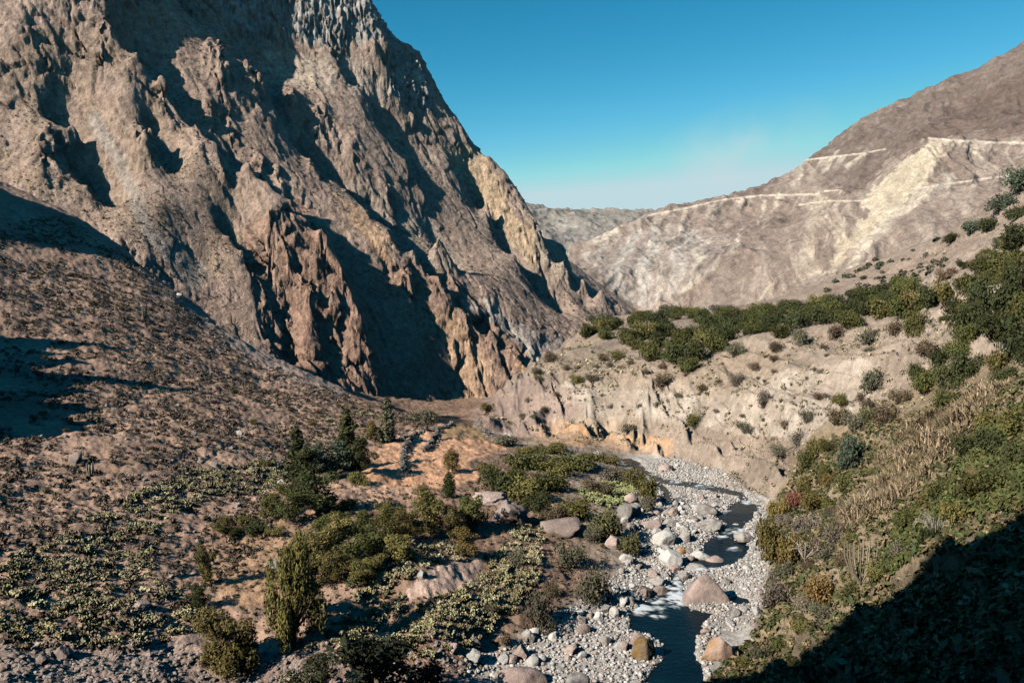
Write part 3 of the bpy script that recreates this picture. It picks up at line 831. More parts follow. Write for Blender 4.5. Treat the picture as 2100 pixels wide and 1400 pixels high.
M_FAR = terrain_mat("mountain_far_rock", 0.012, 0.07, 0.34, (0.85, 1.15), (0.72, 1.28), (5.0, 1.6))
hills = structure(grid_mesh("hills", cx, cy, cz, M_FAR, c))

# far range closing the valley
D = []
far_l = line([(900,420,3300),(1050,410,3300),(1100,424,3300),(1130,432,3300),(1160,431,3350),(1210,436,3400),(1240,431,3450),(1290,437,3500),(1330,442,3500),(1420,452,3600),(1600,460,3700)], 120)
D += far_l + behind(far_l, 500, 250, (0.1, 1))
for uu, vv, yy in [(900,600,2500),(1100,560,2500),(1200,560,2400),(1300,560,2400),(1150,490,2900),(1230,490,2950),(1300,480,3000),(1600,560,2600)]:
    D.append(P(uu, vv, yy))
d_rbf = RBF(D)
azd = np.arange(math.radians(-8), math.radians(20), math.radians(0.07)); rd = np.geomspace(2350, 4300, 260)
DP = Polar(azd, rd)
dz = DP.coarse(d_rbf, 3, 2); dx, dy = DP.x.copy(), DP.y.copy()
nd = grid_normals(dx, dy, dz)
disp = (ridged(dx / 220, dy / 220, dz / 300, 5, 251) - 0.45) * 42 + fbm(dx / 40, dy / 40, dz / 40, 4, 253) * 10
dx += nd[..., 0] * disp; dy += nd[..., 1] * disp; dz = dz + nd[..., 2] * disp * 0.7
wn = fbm(dx / 150, dy / 150, dz / 90, 4, 291)
c = np.zeros(dx.shape + (3,)) + (0.27, 0.245, 0.215)  # pale rock tones also stand in for haze over the range
c = mixc(c, smooth(0.0, 0.4, wn) * 0.7, (0.44, 0.40, 0.35))
c = mixc(c, smooth(60, 110, dz - CAM[2] - dy * 0.045 + 60) * 0.5, (0.24, 0.22, 0.18))
M_RANGE = terrain_mat("range_rock", 0.006, 0.03, 0.15, (0.8, 1.2), (0.7, 1.3), (10.0, 4.0))
hills_far = structure(grid_mesh("hills", dx, dy, dz, M_RANGE, c))

# land far beyond the camera's valley, out to the horizon
me = bpy.data.meshes.new("terrain")
ang = np.linspace(0, 2 * math.pi, 97)
rr = np.array([600, 1200, 2400, 3600, 5000.0])
A_, R_2 = np.meshgrid(ang, rr)
X_, Y_ = R_2 * np.sin(A_), R_2 * np.cos(A_)
Z_ = np.full_like(X_, -90.0)
terr = structure(grid_mesh("terrain", X_, Y_, Z_, M_RANGE, np.zeros(X_.shape + (3,)) + (0.27, 0.22, 0.18)))

# ================================================================== the river
wx_ = np.arange(-6, 82, 0.33); wy_ = np.r_[np.arange(84, 262, 0.33), np.arange(262, 470, 2.0)]
WX, WY = np.meshgrid(wx_, wy_)
WX = WX - 2.2 * np.maximum(0, WY - 225) * 0.35
WZ = zr(WY)
wu, wv, _d = project(np.stack([WX, WY, WZ], -1))
q1 = fbm(WX / 1.6, WY / 1.1, None, 4, 301); q2 = fbm(WX / 0.7, WY / 0.7, None, 2, 303); q3 = fbm(WX / 5, WY / 5, None, 3, 305)
foam = np.zeros(WX.shape)
for fu, fv, fa, fb, k in [(1385,1220,26,26,1.0),(1390,1236,18,9,1.1),(1312,1248,20,13,1.0),(1345,1232,18,10,.8),(1445,1168,34,6,1.0),(1415,1172,16,6,.9),(1510,1090,34,7,.75),(1505,1020,14,5,.7),(1530,1030,12,6,.8),(1560,1042,8,4,.7),
                          (1440,997,30,5,.6),(1385,988,16,4,.7),(1340,975,12,5,.6),(1410,1152,10,6,.7),(1520,1150,14,7,.5),(1370,1030,8,6,.5),(1345,1262,26,7,.6),(1480,1100,14,6,.6),(1505,1124,22,8,.45),(1365,1210,14,14,.9),(1330,1250,40,12,.7),(1390,1190,10,14,.9),(1480,1048,20,6,.6),(1420,1165,20,5,.9)]:
    foam = np.maximum(foam, k * np.exp(-((wu - fu) / fa) ** 2 - ((wv - fv) / fb) ** 2))
q4 = ridged(WX / 1.1 + q1, WY / 0.8, None, 3, 307)
foam = smooth(0.22, 0.62, foam * (0.45 + 0.9 * q1 + 0.7 * q2 + 1.0 * q4))
rough_ = np.maximum(0, foam) + 0.25
WZ = WZ + (q1 * 0.05 + q2 * 0.02) * (0.5 + 2.5 * foam) + 0.10 * foam + q3 * 0.015
mw, nt, b = new_mat("river_water")
at = N(nt, 'ShaderNodeAttribute', attribute_name='foam')
geo = N(nt, 'ShaderNodeNewGeometry')
nz = tex(nt, geo.outputs['Position'], 1.4, 4, 0.6)
big_ = tex(nt, geo.outputs['Position'], 0.09, 2, 0.5)
deep = mix(nt, rng(nt, big_, 0.35, 0.65, 0, 1), (0.002, 0.010, 0.018), (0.003, 0.018, 0.027))
nt.links.new(mix(nt, at.outputs['Fac'], deep, (0.62, 0.66, 0.66)), b.inputs['Base Color'])
nt.links.new(rng(nt, at.outputs['Fac'], 0, 1, 0.06, 0.7), b.inputs['Roughness'])
b.inputs['Specular IOR Level'].default_value = 0.5; b.inputs['IOR'].default_value = 1.10
bump(nt, b, nz, 0.6, 0.16)
water = structure(grid_mesh("river", WX, WY, WZ, mw, None, {'foam': foam}))
# ================================================================== building blocks for plants and stones
def tube(pts, radii, n=6):
    """tapered tube along points -> co, quads"""
    pts = [np.asarray(p, float) for p in pts]
    co, q = [], []
    for i, (p, r) in enumerate(zip(pts, radii)):
        d = pts[min(i + 1, len(pts) - 1)] - pts[max(i - 1, 0)]
        d = d / (np.linalg.norm(d) + 1e-9)
        a = np.cross(d, [0.31, 0.95, 0.05]); a /= np.linalg.norm(a) + 1e-9
        b_ = np.cross(d, a)
        for k in range(n):
            t = 2 * math.pi * k / n
            co.append(p + r * (a * math.cos(t) + b_ * math.sin(t)))
    for i in range(len(pts) - 1):
        for k in range(n):
            q.append([i * n + k, i * n + (k + 1) % n, (i + 1) * n + (k + 1) % n, (i + 1) * n + k])
    return np.array(co), np.array(q)

def join(parts):
    co, q, c, o = [], [], [], 0
    for p in parts:
        co.append(p[0]); q.append(p[1] + o); c.append(p[2]); o += len(p[0])
    return np.concatenate(co), np.concatenate(q), np.concatenate(c)

def leaves(rng_, centres, size, colour, elong=1.0, droop=0.0, var=0.3, up=0.3, out=None):
    """one small four-cornered leaf spray per centre, turned at random"""
    n = len(centres)
    nrm = rng_.normal(size=(n, 3))
    if out is not None:
        nrm = nrm * 0.75 + out * 1.1
    nrm[:, 2] += up
    nrm /= np.linalg.norm(nrm, axis=1, keepdims=True)
    t = rng_.normal(size=(n, 3)); t[:, 2] -= droop * 3
    t -= nrm * (t * nrm).sum(1, keepdims=True)
    t /= np.linalg.norm(t, axis=1, keepdims=True)
    b_ = np.cross(nrm, t)
    s = size * rng_.uniform(0.55, 1.35, (n, 1))
    k = rng_.uniform(0.7, 1.2, (n, 4, 1))
    corners = np.stack([t * elong, b_ * 0.62, -t * elong, -b_ * 0.62], 1) * s[:, None] * k
    co = (centres[:, None] + corners).reshape(-1, 3)
    q = np.arange(n * 4).reshape(n, 4)
    c = np.asarray(colour) * (1 + rng_.uniform(-var, var, (n, 1))) * (1 + rng_.uniform(-0.12, 0.12, (n, 3)))
    return co, q, np.repeat(np.clip(c, 0.004, 1), 4, 0)

def lobes(rng_, n, lob, shell=0.45):
    """points through the outer part of a set of lobes (centre, radii); gives points and outward directions"""
    w = np.array([r[0] * r[1] + r[1] * r[2] + r[0] * r[2] for _, r in lob]); w /= w.sum()
    k = rng_.choice(len(lob), n, p=w)
    d = rng_.normal(size=(n, 3)); d /= np.linalg.norm(d, axis=1, keepdims=True)
    rad = 1 - shell * rng_.random((n, 1)) ** 1.6
    c = np.array([l[0] for l in lob])[k]; r = np.array([l[1] for l in lob])[k]
    p = c + d * r * rad
    return p, d

def shape_bush(seed, colour, n=900, flat=0.75, leaf=0.085, dry=0.0):
    r = np.random.default_rng(seed)
    lob = []
    for k in range(15):
        a = r.uniform(0, 2 * math.pi); q = r.uniform(0.15, 0.78)
        s = r.uniform(0.14, 0.44)
        lob.append((np.array([q * math.cos(a), q * math.sin(a), flat * r.uniform(0.35, 0.95)]), np.array([s, s, s * r.uniform(0.7, 1.05)])))
    lob.append((np.array([0, 0, flat * 0.5]), np.array([0.55, 0.55, 0.5 * flat])))
    p, d = lobes(r, n, lob, .7)
    p += d * (0.16 * r.random((n, 1)) ** 4)
    p[:, 2] = np.maximum(p[:, 2], 0.03 + 0.1 * r.random(len(p)))
    parts = [leaves(r, p, leaf, colour, 1.2, 0.1, 0.38, 0.35, d)]
    m = int(n * 0.25)
    parts.append(leaves(r, p[:m] * 1.07, leaf * 0.7, np.array(colour) * 1.18, 1.3, 0.0, 0.3, 0.5, d[:m]))
    twig = np.array((0.11, 0.085, 0.06))
    for k in range(int(5 + 10 * dry)):
        a = r.uniform(0, 2 * math.pi); q = r.uniform(0.3, 0.9 + 0.2 * dry)
        e = np.array([q * math.cos(a) * 0.9, q * math.sin(a) * 0.9, flat * r.uniform(0.6, 1.1)])
        co, qd = tube([(0, 0, -0.15), e * np.array([0.35, 0.35, 0.55]), e], [0.035, 0.022, 0.006], 4)
        parts.append((co, qd, np.tile(twig * r.uniform(0.8, 1.7 + dry), (len(co), 1))))
    return join(parts)

def crown(seed, lob, n, leaf, colour, elong=1.2, droop=0.0, var=0.35, shell=0.5):
    r = np.random.default_rng(seed)
    p, d = lobes(r, n, lob, shell)
    return leaves(r, p, leaf, colour, elong, droop, var, 0.3, d * (1 - droop * 0.5))

def shape_tree(seed, kind, colour):
    """unit-height tree: (trunk, crown) arrays"""
    r = np.random.default_rng(seed)
    bark = np.array((0.13, 0.10, 0.075))
    tr = []
    def limb(pts, rad):
        co, q = tube(pts, rad, 6)
        tr.append((co, q, np.tile(bark * r.uniform(0.8, 1.2), (len(co), 1))))
    lob = []
    if kind == 'round':
        limb([(0,0,-.06),(.01,0,.2),(.02,.01,.5),(.0,.02,.8)], [.035,.028,.018,.006])
        for k in range(13):
            a = k * 2.4 + r.uniform(-.4, .4); h = r.uniform(0.16, 0.90); q = r.uniform(.10, .34) * (1.25 - abs(h - .45))
            c = np.array([q * math.cos(a), q * math.sin(a), h])
            limb([(0.01,0,h*.55), c*np.array([.6,.6,.9]), c], [.014,.009,.004])
            s = r.uniform(.10, .19)
            lob.append((c, np.array([s, s, s*.85])))
        lob.append((np.array([0,0,.48]), np.array([.25,.25,.40])))
        cr = crown(seed, lob, 3400, .024, colour)
    elif kind == 'poplar':
        limb([(0,0,-.05),(.0,.01,.3),(.01,.0,.7),(0,0,.98)], [.022,.017,.010,.003])
        for k in range(26):
            h = .12 + .86 * k / 26; a = k * 2.4
            q = .085 * (1 - h) ** .6 * r.uniform(.5, 1.5)
            c = np.array([q * math.cos(a), q * math.sin(a), h])
            limb([(0,0,h-.06), c], [.006,.002])
            s = (.035 + .075 * (1 - h)) * r.uniform(.7, 1.25)
            lob.append((c, np.array([s, s, s * 1.5])))
        cr = crown(seed, lob, 2200, .021, colour, 1.5, -.2, .4, .7)
    elif kind == 'cypress':
        limb([(0,0,-.05),(0,0,.5),(0,0,.96)], [.03,.02,.004])
        for k in range(30):
            h = .06 + .9 * k / 30; a = k * 2.4
            w_ = .20 * math.sin(math.pi * min(1, (h + .12) / 1.08)) ** .8
            lob.append((np.array([w_*.35*math.cos(a), w_*.35*math.sin(a), h]), np.array([w_*.72, w_*.72, .075])))
        cr = crown(seed, lob, 2600, .021, colour, 1.6, -.35, .35, .35)
    elif kind == 'pepper':
        limb([(0,0,-.08),(.02,0,.15),(.0,.03,.4),(-.03,.0,.7)], [.05,.042,.028,.010])
        for k in range(17):
            a = k * 2.4 + r.uniform(-.3, .3); h = r.uniform(.08, .95); q = r.uniform(.10, .46) * (1.2 - abs(h - .45))
            c = np.array([q * math.cos(a), q * math.sin(a), h])
            limb([(0,0.01,h*.5), c*np.array([.6,.6,1.0]), c], [.020,.012,.004])
            s = r.uniform(.07, .17)
            lob.append((c, np.array([s, s, s * 1.6])))
        lob.append((np.array([0,0,.42]), np.array([.15,.15,.36])))
        r2 = np.random.default_rng(seed + 5)
        p, d = lobes(r2, 10500, lob, .5)
        cr = leaves(r2, p, .0145, colour, 1.9, .8, .42, .2, d * .8)
    elif kind == 'bare':
        bark = np.array((0.42, 0.37, 0.31))
        limb([(0,0,-.05),(.02,0,.25),(.05,.02,.45)], [.035,.028,.020])
        for k in range(9):
            a = k * 2.4; q = r.uniform(.15, .4)
            e = np.array([q * math.cos(a), q * math.sin(a), r.uniform(.65, 1.0)])
            m_ = e * .55 + np.array([.02, .01, .16])
            limb([(.04,.01,.38), m_, e], [.016,.011,.004])
            for j in range(3):
                f = e + r.normal(size=3) * .10
                limb([m_*.4+e*.6, f], [.006,.002])
        lob = [(np.array([.05,0,.75]), np.array([.32,.32,.2]))]
        cr = crown(seed, lob, 160, .022, (0.16, 0.13, 0.08), 1.2, 0, .4, 1.0)
    return join(tr), cr

def shape_stone(seed, sub=3, cuts=9, rough=0.10, flat=0.72):
    bm = bmesh.new()
    bmesh.ops.create_icosphere(bm, subdivisions=sub, radius=1.0)
    co = np.array([v.co[:] for v in bm.verts])
    f = np.array([[v.index for v in p.verts] for p in bm.faces])
    bm.free()
    r = np.random.default_rng(seed)
    sc = np.array([1.0, r.uniform(.68, .95), flat * r.uniform(.8, 1.15)])
    for k in range(cuts):
        n = r.normal(size=3); n /= np.linalg.norm(n)
        d = r.uniform(.62, .9) if cuts < 10 else r.uniform(.5, .8)
        h = np.maximum(0, co @ n - d)
        co = co - n * h[:, None] * 0.93
    o = r.uniform(-50, 50, 3)
    fq = 2.2 if cuts < 10 else 3.4
    k = fbm(co[:, 0] * fq + o[0], co[:, 1] * fq + o[1], co[:, 2] * fq + o[2], 5, seed, 0.6)
    co = co * (1 + rough * 1.6 * k[:, None]) * sc
    a = r.uniform(-.25, .25); ca, sa = math.cos(a), math.sin(a)
    co = co @ np.array([[ca, 0, sa], [0, 1, 0], [-sa, 0, ca]])
    return co, f, np.ones((len(co), 3))

def pear_pad(c, t, nrm, w, h):
    """one flat pad: an eight-sided disc with some thickness"""
    t = t / np.linalg.norm(t); nrm = nrm - t * nrm.dot(t); nrm /= np.linalg.norm(nrm)
    b_ = np.cross(t, nrm)
    co = [c + t * h * .5 + t * h * .5 * math.cos(a) + b_ * w * math.sin(a) for a in np.linspace(0, 2 * math.pi, 9)[:-1]]
    co += [c + t * h * .5 + nrm * w * .28, c + t * h * .5 - nrm * w * .28]
    q = []
    for k in range(8):
        q.append([k, (k + 1) % 8, 8]); q.append([(k + 1) % 8, k, 9])
    return np.array(co), np.array(q)

def shape_cactus(seed, colour, n0=7):
    r = np.random.default_rng(seed)
    parts = []
    def pad(c, t, s, depth):
        nrm = r.normal(size=3); nrm[2] *= .4
        w, h = s * r.uniform(.42, .6), s * r.uniform(.95, 1.2)
        co, q = pear_pad(c, t, nrm, w, h)
        parts.append((co, q, np.tile(np.array(colour) * r.uniform(.62, 1.25) * (1 + r.uniform(-.08, .08, 3)), (len(co), 1))))
        if depth < 3:
            for k in range(r.integers(1, 4) if depth < 2 else r.integers(0, 3)):
                t2 = t / np.linalg.norm(t) + r.normal(size=3) * .65
                t2[2] = abs(t2[2]) * .8 + .1
                pad(c + t / np.linalg.norm(t) * h * .9, t2, s * .9, depth + 1)
    for k in range(n0):
        a = r.uniform(0, 2 * math.pi); q = r.uniform(0, .26)
        t = np.array([math.cos(a) * .6, math.sin(a) * .6, r.uniform(.5, 1.0)])
        pad(np.array([q * math.cos(a), q * math.sin(a), -.05]), t, r.uniform(.24, .34), 0)
    return join(parts)

def shape_tuft(seed, colour, n=16, spread=.5, h=.7):
    r = np.random.default_rng(seed)
    a = r.uniform(0, 2 * math.pi, n); q = spread * np.sqrt(r.random(n)) * 0.9
    p = np.stack([q * np.cos(a), q * np.sin(a), h * r.uniform(.12, .85, n) * (1.15 - q / (spread + .4))], 1)
    d = p / np.linalg.norm(p, axis=1, keepdims=True)
    return leaves(r, p, .24, colour, 1.3, -.2, .4, .3, d)

def shape_blades(seed, colour, n=14, h=1.0, lean=.35):
    r = np.random.default_rng(seed)
    co, q, c = [], [], []
    for k in range(n):
        a = r.uniform(0, 2 * math.pi); b0 = np.array([r.normal() * .25, r.normal() * .25, -.05])
        d = np.array([math.cos(a), math.sin(a), 0]); s = np.array([-d[1], d[0], 0]) * r.uniform(.035, .06)
        hh = h * r.uniform(.6, 1.15); l_ = lean * r.uniform(.2, 1.3)
        p0, p1, p2 = b0, b0 + d * l_ * .3 + np.array([0, 0, hh * .6]), b0 + d * l_ + np.array([0, 0, hh])
        i = len(co)
        co += [p0 - s, p0 + s, p1 + s, p1 - s, p2 + s * .4, p2 - s * .4]
        q += [[i, i + 1, i + 2, i + 3], [i + 3, i + 2, i + 4, i + 5]]
        c += [np.array(colour) * r.uniform(.7, 1.3)] * 6
    return np.array(co), np.array(q), np.array(c)

# ------------------------------------------------------------------ materials
def leaf_mat(name):
    m, nt, b = new_mat(name)
    at = N(nt, 'ShaderNodeVertexColor', layer_name='Col')
    oi = N(nt, 'ShaderNodeObjectInfo')
    hs = N(nt, 'ShaderNodeHueSaturation')
    nt.links.new(rng(nt, oi.outputs['Random'], 0, 1, 0.485, 0.515), hs.inputs['Hue'])
    nt.links.new(rng(nt, math2(nt, 'FRACT', math2(nt, 'MULTIPLY', oi.outputs['Random'], 7.31), 0.0), 0, 1, 0.72, 1.28), hs.inputs['Value'])
    nt.links.new(at.outputs[0], hs.inputs['Color'])
    nt.links.new(hs.outputs[0], b.inputs['Base Color'])
    b.inputs['Roughness'].default_value = 0.75
    b.inputs['Specular IOR Level'].default_value = 0.1
    return m
M_LEAF = leaf_mat("leaf"); M_BARK = leaf_mat("bark"); M_CACTUS = leaf_mat("cactus_skin")

def stone_mat(name, c1, c2, stain=None):
    m, nt, b = new_mat(name)
    geo = N(nt, 'ShaderNodeNewGeometry'); pos = geo.outputs['Position']
    oi = N(nt, 'ShaderNodeObjectInfo')
    t1 = tex(nt, pos, 0.8, 5, 0.6); t2 = tex(nt, pos, 5.0, 5, 0.7)
    c = mix(nt, rng(nt, t1, 0.35, 0.65, 0, 1), c1, c2)
    if stain:
        c = mix(nt, rng(nt, tex(nt, pos, 0.5, 3, 0.6), 0.48, 0.60, 0, 0.85), c, stain)
    k = math2(nt, 'MULTIPLY', rng(nt, t2, 0.3, 0.7, 0.78, 1.22), rng(nt, oi.outputs['Random'], 0, 1, 0.78, 1.2))
    v = N(nt, 'ShaderNodeVectorMath', operation='SCALE')
    nt.links.new(c, v.inputs[0]); nt.links.new(k, v.inputs['Scale'])
    nt.links.new(v.outputs[0], b.inputs['Base Color'])
    p = bump(nt, b, t1, 0.6, 0.45)
    bump(nt, b, t2, 0.7, 0.10, p)
    return m
STONE = {'grey': stone_mat("stone_grey", (0.30, 0.285, 0.26), (0.40, 0.375, 0.345), (0.22, 0.19, 0.165)),
         'pale': stone_mat("stone_pale", (0.42, 0.41, 0.38), (0.53, 0.51, 0.47)),
         'pink': stone_mat("stone_pink", (0.34, 0.255, 0.22), (0.43, 0.335, 0.29), (0.26, 0.215, 0.19)),
         'brown': stone_mat("stone_brown", (0.20, 0.155, 0.135), (0.29, 0.235, 0.205)),
         'orange': stone_mat("stone_orange", (0.36, 0.25, 0.19), (0.40, 0.30, 0.24), (0.34, 0.19, 0.075)),
         'algae': stone_mat("stone_algae", (0.20, 0.15, 0.105), (0.24, 0.18, 0.12), (0.17, 0.10, 0.02))}
m_mix, nt_, b_m = new_mat("stone_mixed")
_at = N(nt_, 'ShaderNodeVertexColor', layer_name='Col')
_geo = N(nt_, 'ShaderNodeNewGeometry')
_t = tex(nt_, _geo.outputs['Position'], 4.0, 4, 0.7)
_v = N(nt_, 'ShaderNodeVectorMath', operation='SCALE')
nt_.links.new(_at.outputs[0], _v.inputs[0]); nt_.links.new(rng(nt_, _t, 0.3, 0.7, 0.75, 1.25), _v.inputs['Scale'])
nt_.links.new(_v.outputs[0], b_m.inputs['Base Color'])

# ------------------------------------------------------------------ mesh / object makers
def mesh_of(name, arr, mat, smooth_=False):
    me = bpy.data.meshes.new(name)
    mesh_arrays(me, arr[0], arr[1], smooth_)
    set_col(me, arr[2])
    me.materials.append(mat)
    return me

def link(name, me, parent=None):
    o = bpy.data.objects.new(name, me)
    COL.objects.link(o)
    if parent is not None:
        o.parent = parent
    return o

def thing(o, label, cat, group=None):
    o['label'] = label; o['category'] = cat
    if group:
        o['group'] = group
    return o

def swarm(name, templates, pos, scale, mat, tilt=0.15, tints=None, smooth_=False, zscale=None, seed=3, normals=None):
    """many small copies of a few shapes merged into one uncountable mass"""
    r = np.random.default_rng(seed)
    pos = np.asarray(pos); n = len(pos)
    which = r.integers(0, len(templates), n)
    rot = r.uniform(0, 2 * math.pi, n)
    co_, q_, c_, off = [], [], [], 0
    for t, (tc, tq, tcol) in enumerate(templates):
        ix = np.where(which == t)[0]
        if not len(ix):
            continue
        ca, sa = np.cos(rot[ix])[:, None], np.sin(rot[ix])[:, None]
        x = tc[None, :, 0] * ca - tc[None, :, 1] * sa
        y = tc[None, :, 0] * sa + tc[None, :, 1] * ca
        s = np.asarray(scale)[ix][:, None]
        z_ = tc[None, :, 2] * (1 if zscale is None else np.asarray(zscale)[ix][:, None])
        co = np.stack([x * s + pos[ix, 0][:, None], y * s + pos[ix, 1][:, None], z_ * s + pos[ix, 2][:, None]], -1)
        m = len(tc)
        q = tq[None] + (np.arange(len(ix)) * m)[:, None, None] + off
        col_ = np.repeat(tcol[None], len(ix), 0)
        if tints is not None:
            col_ = col_ * np.asarray(tints)[ix][:, None, :]
        co_.append(co.reshape(-1, 3)); q_.append(q.reshape(-1, tq.shape[1])); c_.append(col_.reshape(-1, 3))
        off += m * len(ix)
    o = link(name, mesh_of(name, (np.concatenate(co_), np.concatenate(q_), np.concatenate(c_)), mat, smooth_))
    o['kind'] = 'stuff'
    return o

def pts_in(poly, n, seed, y0=60, y1=560):
    """n points on the ground whose places fall inside a picture outline; even over the ground itself"""
    r = np.random.default_rng(seed)
    a = np.array(poly, float)
    hp = hit(a[:, 0], a[:, 1], y0, y1)
    hp = hp[~np.isnan(hp[:, 0])]
    lo, hi = hp[:, :2].min(0) - 6, hp[:, :2].max(0) + 6
    out = []
    tot = 0
    for it in range(60):
        p = r.uniform(lo, hi, (n * 3, 2))
        z_ = ground_z(p[:, 0], p[:, 1])
        w = np.stack([p[:, 0], p[:, 1], z_], 1)
        u, v, d = project(w)
        ok = in_poly(u, v, poly) & (d > 20) & (p[:, 1] > y0) & (p[:, 1] < y1)
        out.append(w[ok]); tot += ok.sum()
        if tot >= n:
            break
    return np.concatenate(out)[:n]

ORD = ['leftmost', 'second from the left', 'third from the left', 'fourth from the left', 'fifth from the left', 'sixth from the left',
       'seventh from the left', 'eighth from the left', 'ninth from the left', 'tenth from the left']

# ------------------------------------------------------------------ trees with a trunk and a crown
DKGREEN, GREEN, OLIVE, YELLOW = (0.054, 0.062, 0.025), (0.086, 0.090, 0.030), (0.138, 0.124, 0.042), (0.175, 0.135, 0.045)
GREYOL, BROWN, RUST, GREY, BLUEGR = (0.125, 0.118, 0.078), (0.135, 0.100, 0.062), (0.19, 0.115, 0.048), (0.17, 0.145, 0.115), (0.075, 0.095, 0.062)
PEPPER = (0.185, 0.162, 0.056)
TREE_CACHE = {}
def tree(name, u, v, w, h, kind, colour, label, group=None, var=0, cat='tree', rot=None):
    p = hit(u, v)[0]
    depth = project(p)[2]
    H = h * depth / F
    key = (kind, colour, var)
    if key not in TREE_CACHE:
        t, c = shape_tree(100 + var * 7 + len(kind), kind, colour)
        wid = np.percentile(np.hypot(c[0][:, 0], c[0][:, 1]), 97) * 2
        TREE_CACHE[key] = (mesh_of(name + "_trunk", t, M_BARK, True), mesh_of(name + "_crown", c, M_LEAF), wid)
    mt, mc, wid = TREE_CACHE[key]
    root = bpy.data.objects.new(name, None); COL.objects.link(root)
    root.empty_display_size = 0.5
    root.location = p - np.array([0, 0, .1])
    sx_ = (w * depth / F) / wid
    root.scale = (sx_, sx_, H)
    root.rotation_euler = (0, 0, rot if rot is not None else random.uniform(0, 6.28))
    thing(root, label, cat, group)
    link("trunk", mt, root); link("crown", mc, root)
    return root

tree('pepper_tree', 603, 1326, 136, 240, 'pepper', PEPPER, "tallest drooping olive pepper tree rising over the rubble bank", None, 0)
tree('pepper_tree', 455, 1372, 140, 122, 'pepper', PEPPER, "wide round pepper tree at the rim of the grey rubble bank", None, 1)
tree('eucalyptus', 610, 988, 56, 116, 'poplar', DKGREEN, "dark slender eucalyptus at the left end of the row beside the field", None, 0)
tree('eucalyptus', 712, 962, 56, 130, 'poplar', DKGREEN, "tallest spire shaped eucalyptus beside the long shadow on the field", None, 1)
tree('eucalyptus', 684, 978, 92, 92, 'round', BLUEGR, "broad blue green tree between the two dark spires by the field", None, 0)
tree('eucalyptus', 645, 972, 50, 66, 'round', BLUEGR, "small blue green tree tucked between the dark spires by the field", None, 1)
tree('poplar', 795, 906, 36, 96, 'poplar', GREYOL, "lone slim grey green poplar standing above the walled field", None, 2)
tree('young_tree', 762, 902, 32, 44, 'round', YELLOW, "small yellow tree touching the lone slim poplar above the field", None, 2)
tree('eucalyptus', 738, 972, 66, 84, 'round', DKGREEN, "dark round tree at the right end of the spire row", None, 2)
tree('eucalyptus', 628, 990, 62, 78, 'round', DKGREEN, "dark tree crowding the foot of the left spire", None, 5)
tree('willow', 620, 1040, 60, 60, 'round', DKGREEN, "dark tree filling the gap left of the largest round tree", None, 7)
tree('willow', 650, 1052, 100, 90, 'round', DKGREEN, "largest dark round tree below the eucalyptus row", None, 3)
tree('willow', 592, 1066, 64, 66, 'round', GREEN, "dark bushy tree just left of the largest round tree", None, 4)
tree('willow', 552, 1062, 46, 50, 'round', OLIVE, "olive tree at the left edge of the dark clump", None, 5)
tree('young_tree', 927, 968, 38, 60, 'round', YELLOW, "yellow green tree alone on the orange field", None, 0)
tree('cypress', 921, 1020, 27, 60, 'cypress', DKGREEN, "neat dark green cypress at the lower edge of the orange field", None, 0)
tree('willow', 882, 1098, 72, 100, 'round', OLIVE, "tall olive tree left of the cypress foot", None, 6)
tree('willow', 965, 1092, 78, 78, 'round', GREEN, "dark leafy tree beside the large rough outcrop", None, 7)
tree('willow', 925, 1100, 52, 72, 'round', OLIVE, "narrow olive tree squeezed between two larger trees below the cypress", None, 8)
tree('young_tree', 420, 1192, 44, 82, 'round', OLIVE, "thin olive tree alone on the dry slope", None, 6)
tree('young_tree', 408, 1248, 48, 56, 'round', DKGREEN, "scraggly dark tree among cactus below the thin olive tree", None, 7)
tree('young_tree', 462, 1098, 52, 46, 'round', OLIVE, "low olive tree on the slope left of the thicket", None, 8)
tree('young_tree', 955, 1138, 58, 60, 'round', YELLOW, "round golden tree above the pale sand patch", None, 4)
tree('bare_tree', 1652, 1176, 52, 74, 'bare', GREY, "bleached bare tree with forked white limbs on the right bank", None, 0)
tree('bare_tree', 1960, 622, 44, 56, 'bare', GREY, "pale leafless tree among dark evergreens on the hillside", None, 1)
tree('evergreen_tree', 1748, 640, 42, 46, 'round', DKGREEN, "compact dark tree standing up from the terrace scrub", None, 3)
# the thicket
TH = [(612,1170,66,64),(655,1150,66,66),(690,1125,62,62),(720,1165,64,66),(680,1190,62,60),(630,1205,60,56),(745,1110,60,58),(770,1150,66,66),(800,1118,60,62),(820,1150,60,58),(735,1195,56,52),(840,1100,52,60),
      (700,1090,48,46),(660,1105,46,46),(790,1080,46,52),(640,1130,44,44),(600,1215,44,40),(580,1190,40,38),(765,1180,46,44),(810,1085,46,52)]
TH.sort(key=lambda t: (t[1] > 1140, t[0]))
rows = {False: [t for t in TH if t[1] <= 1140], True: [t for t in TH if t[1] > 1140]}
for low, lst in rows.items():
    for i, t in enumerate(lst):
        pos_ = (ORD[i] if i < 7 else ['rightmost', 'second from the right', 'third from the right', 'fourth from the right'][min(3, len(lst) - 1 - i)])
        tree('thicket_tree', t[0], t[1] + 4, t[2] * 1.2, t[3] * 1.15, 'round', [OLIVE, GREEN, PEPPER][(i * 7 + low) % 3],
             ("olive tree in the dense thicket, %s of its lower row" if low else "olive tree in the dense thicket, %s of its upper row") % pos_,
             "trees of the dense thicket", (i * 5 + low) % 9)

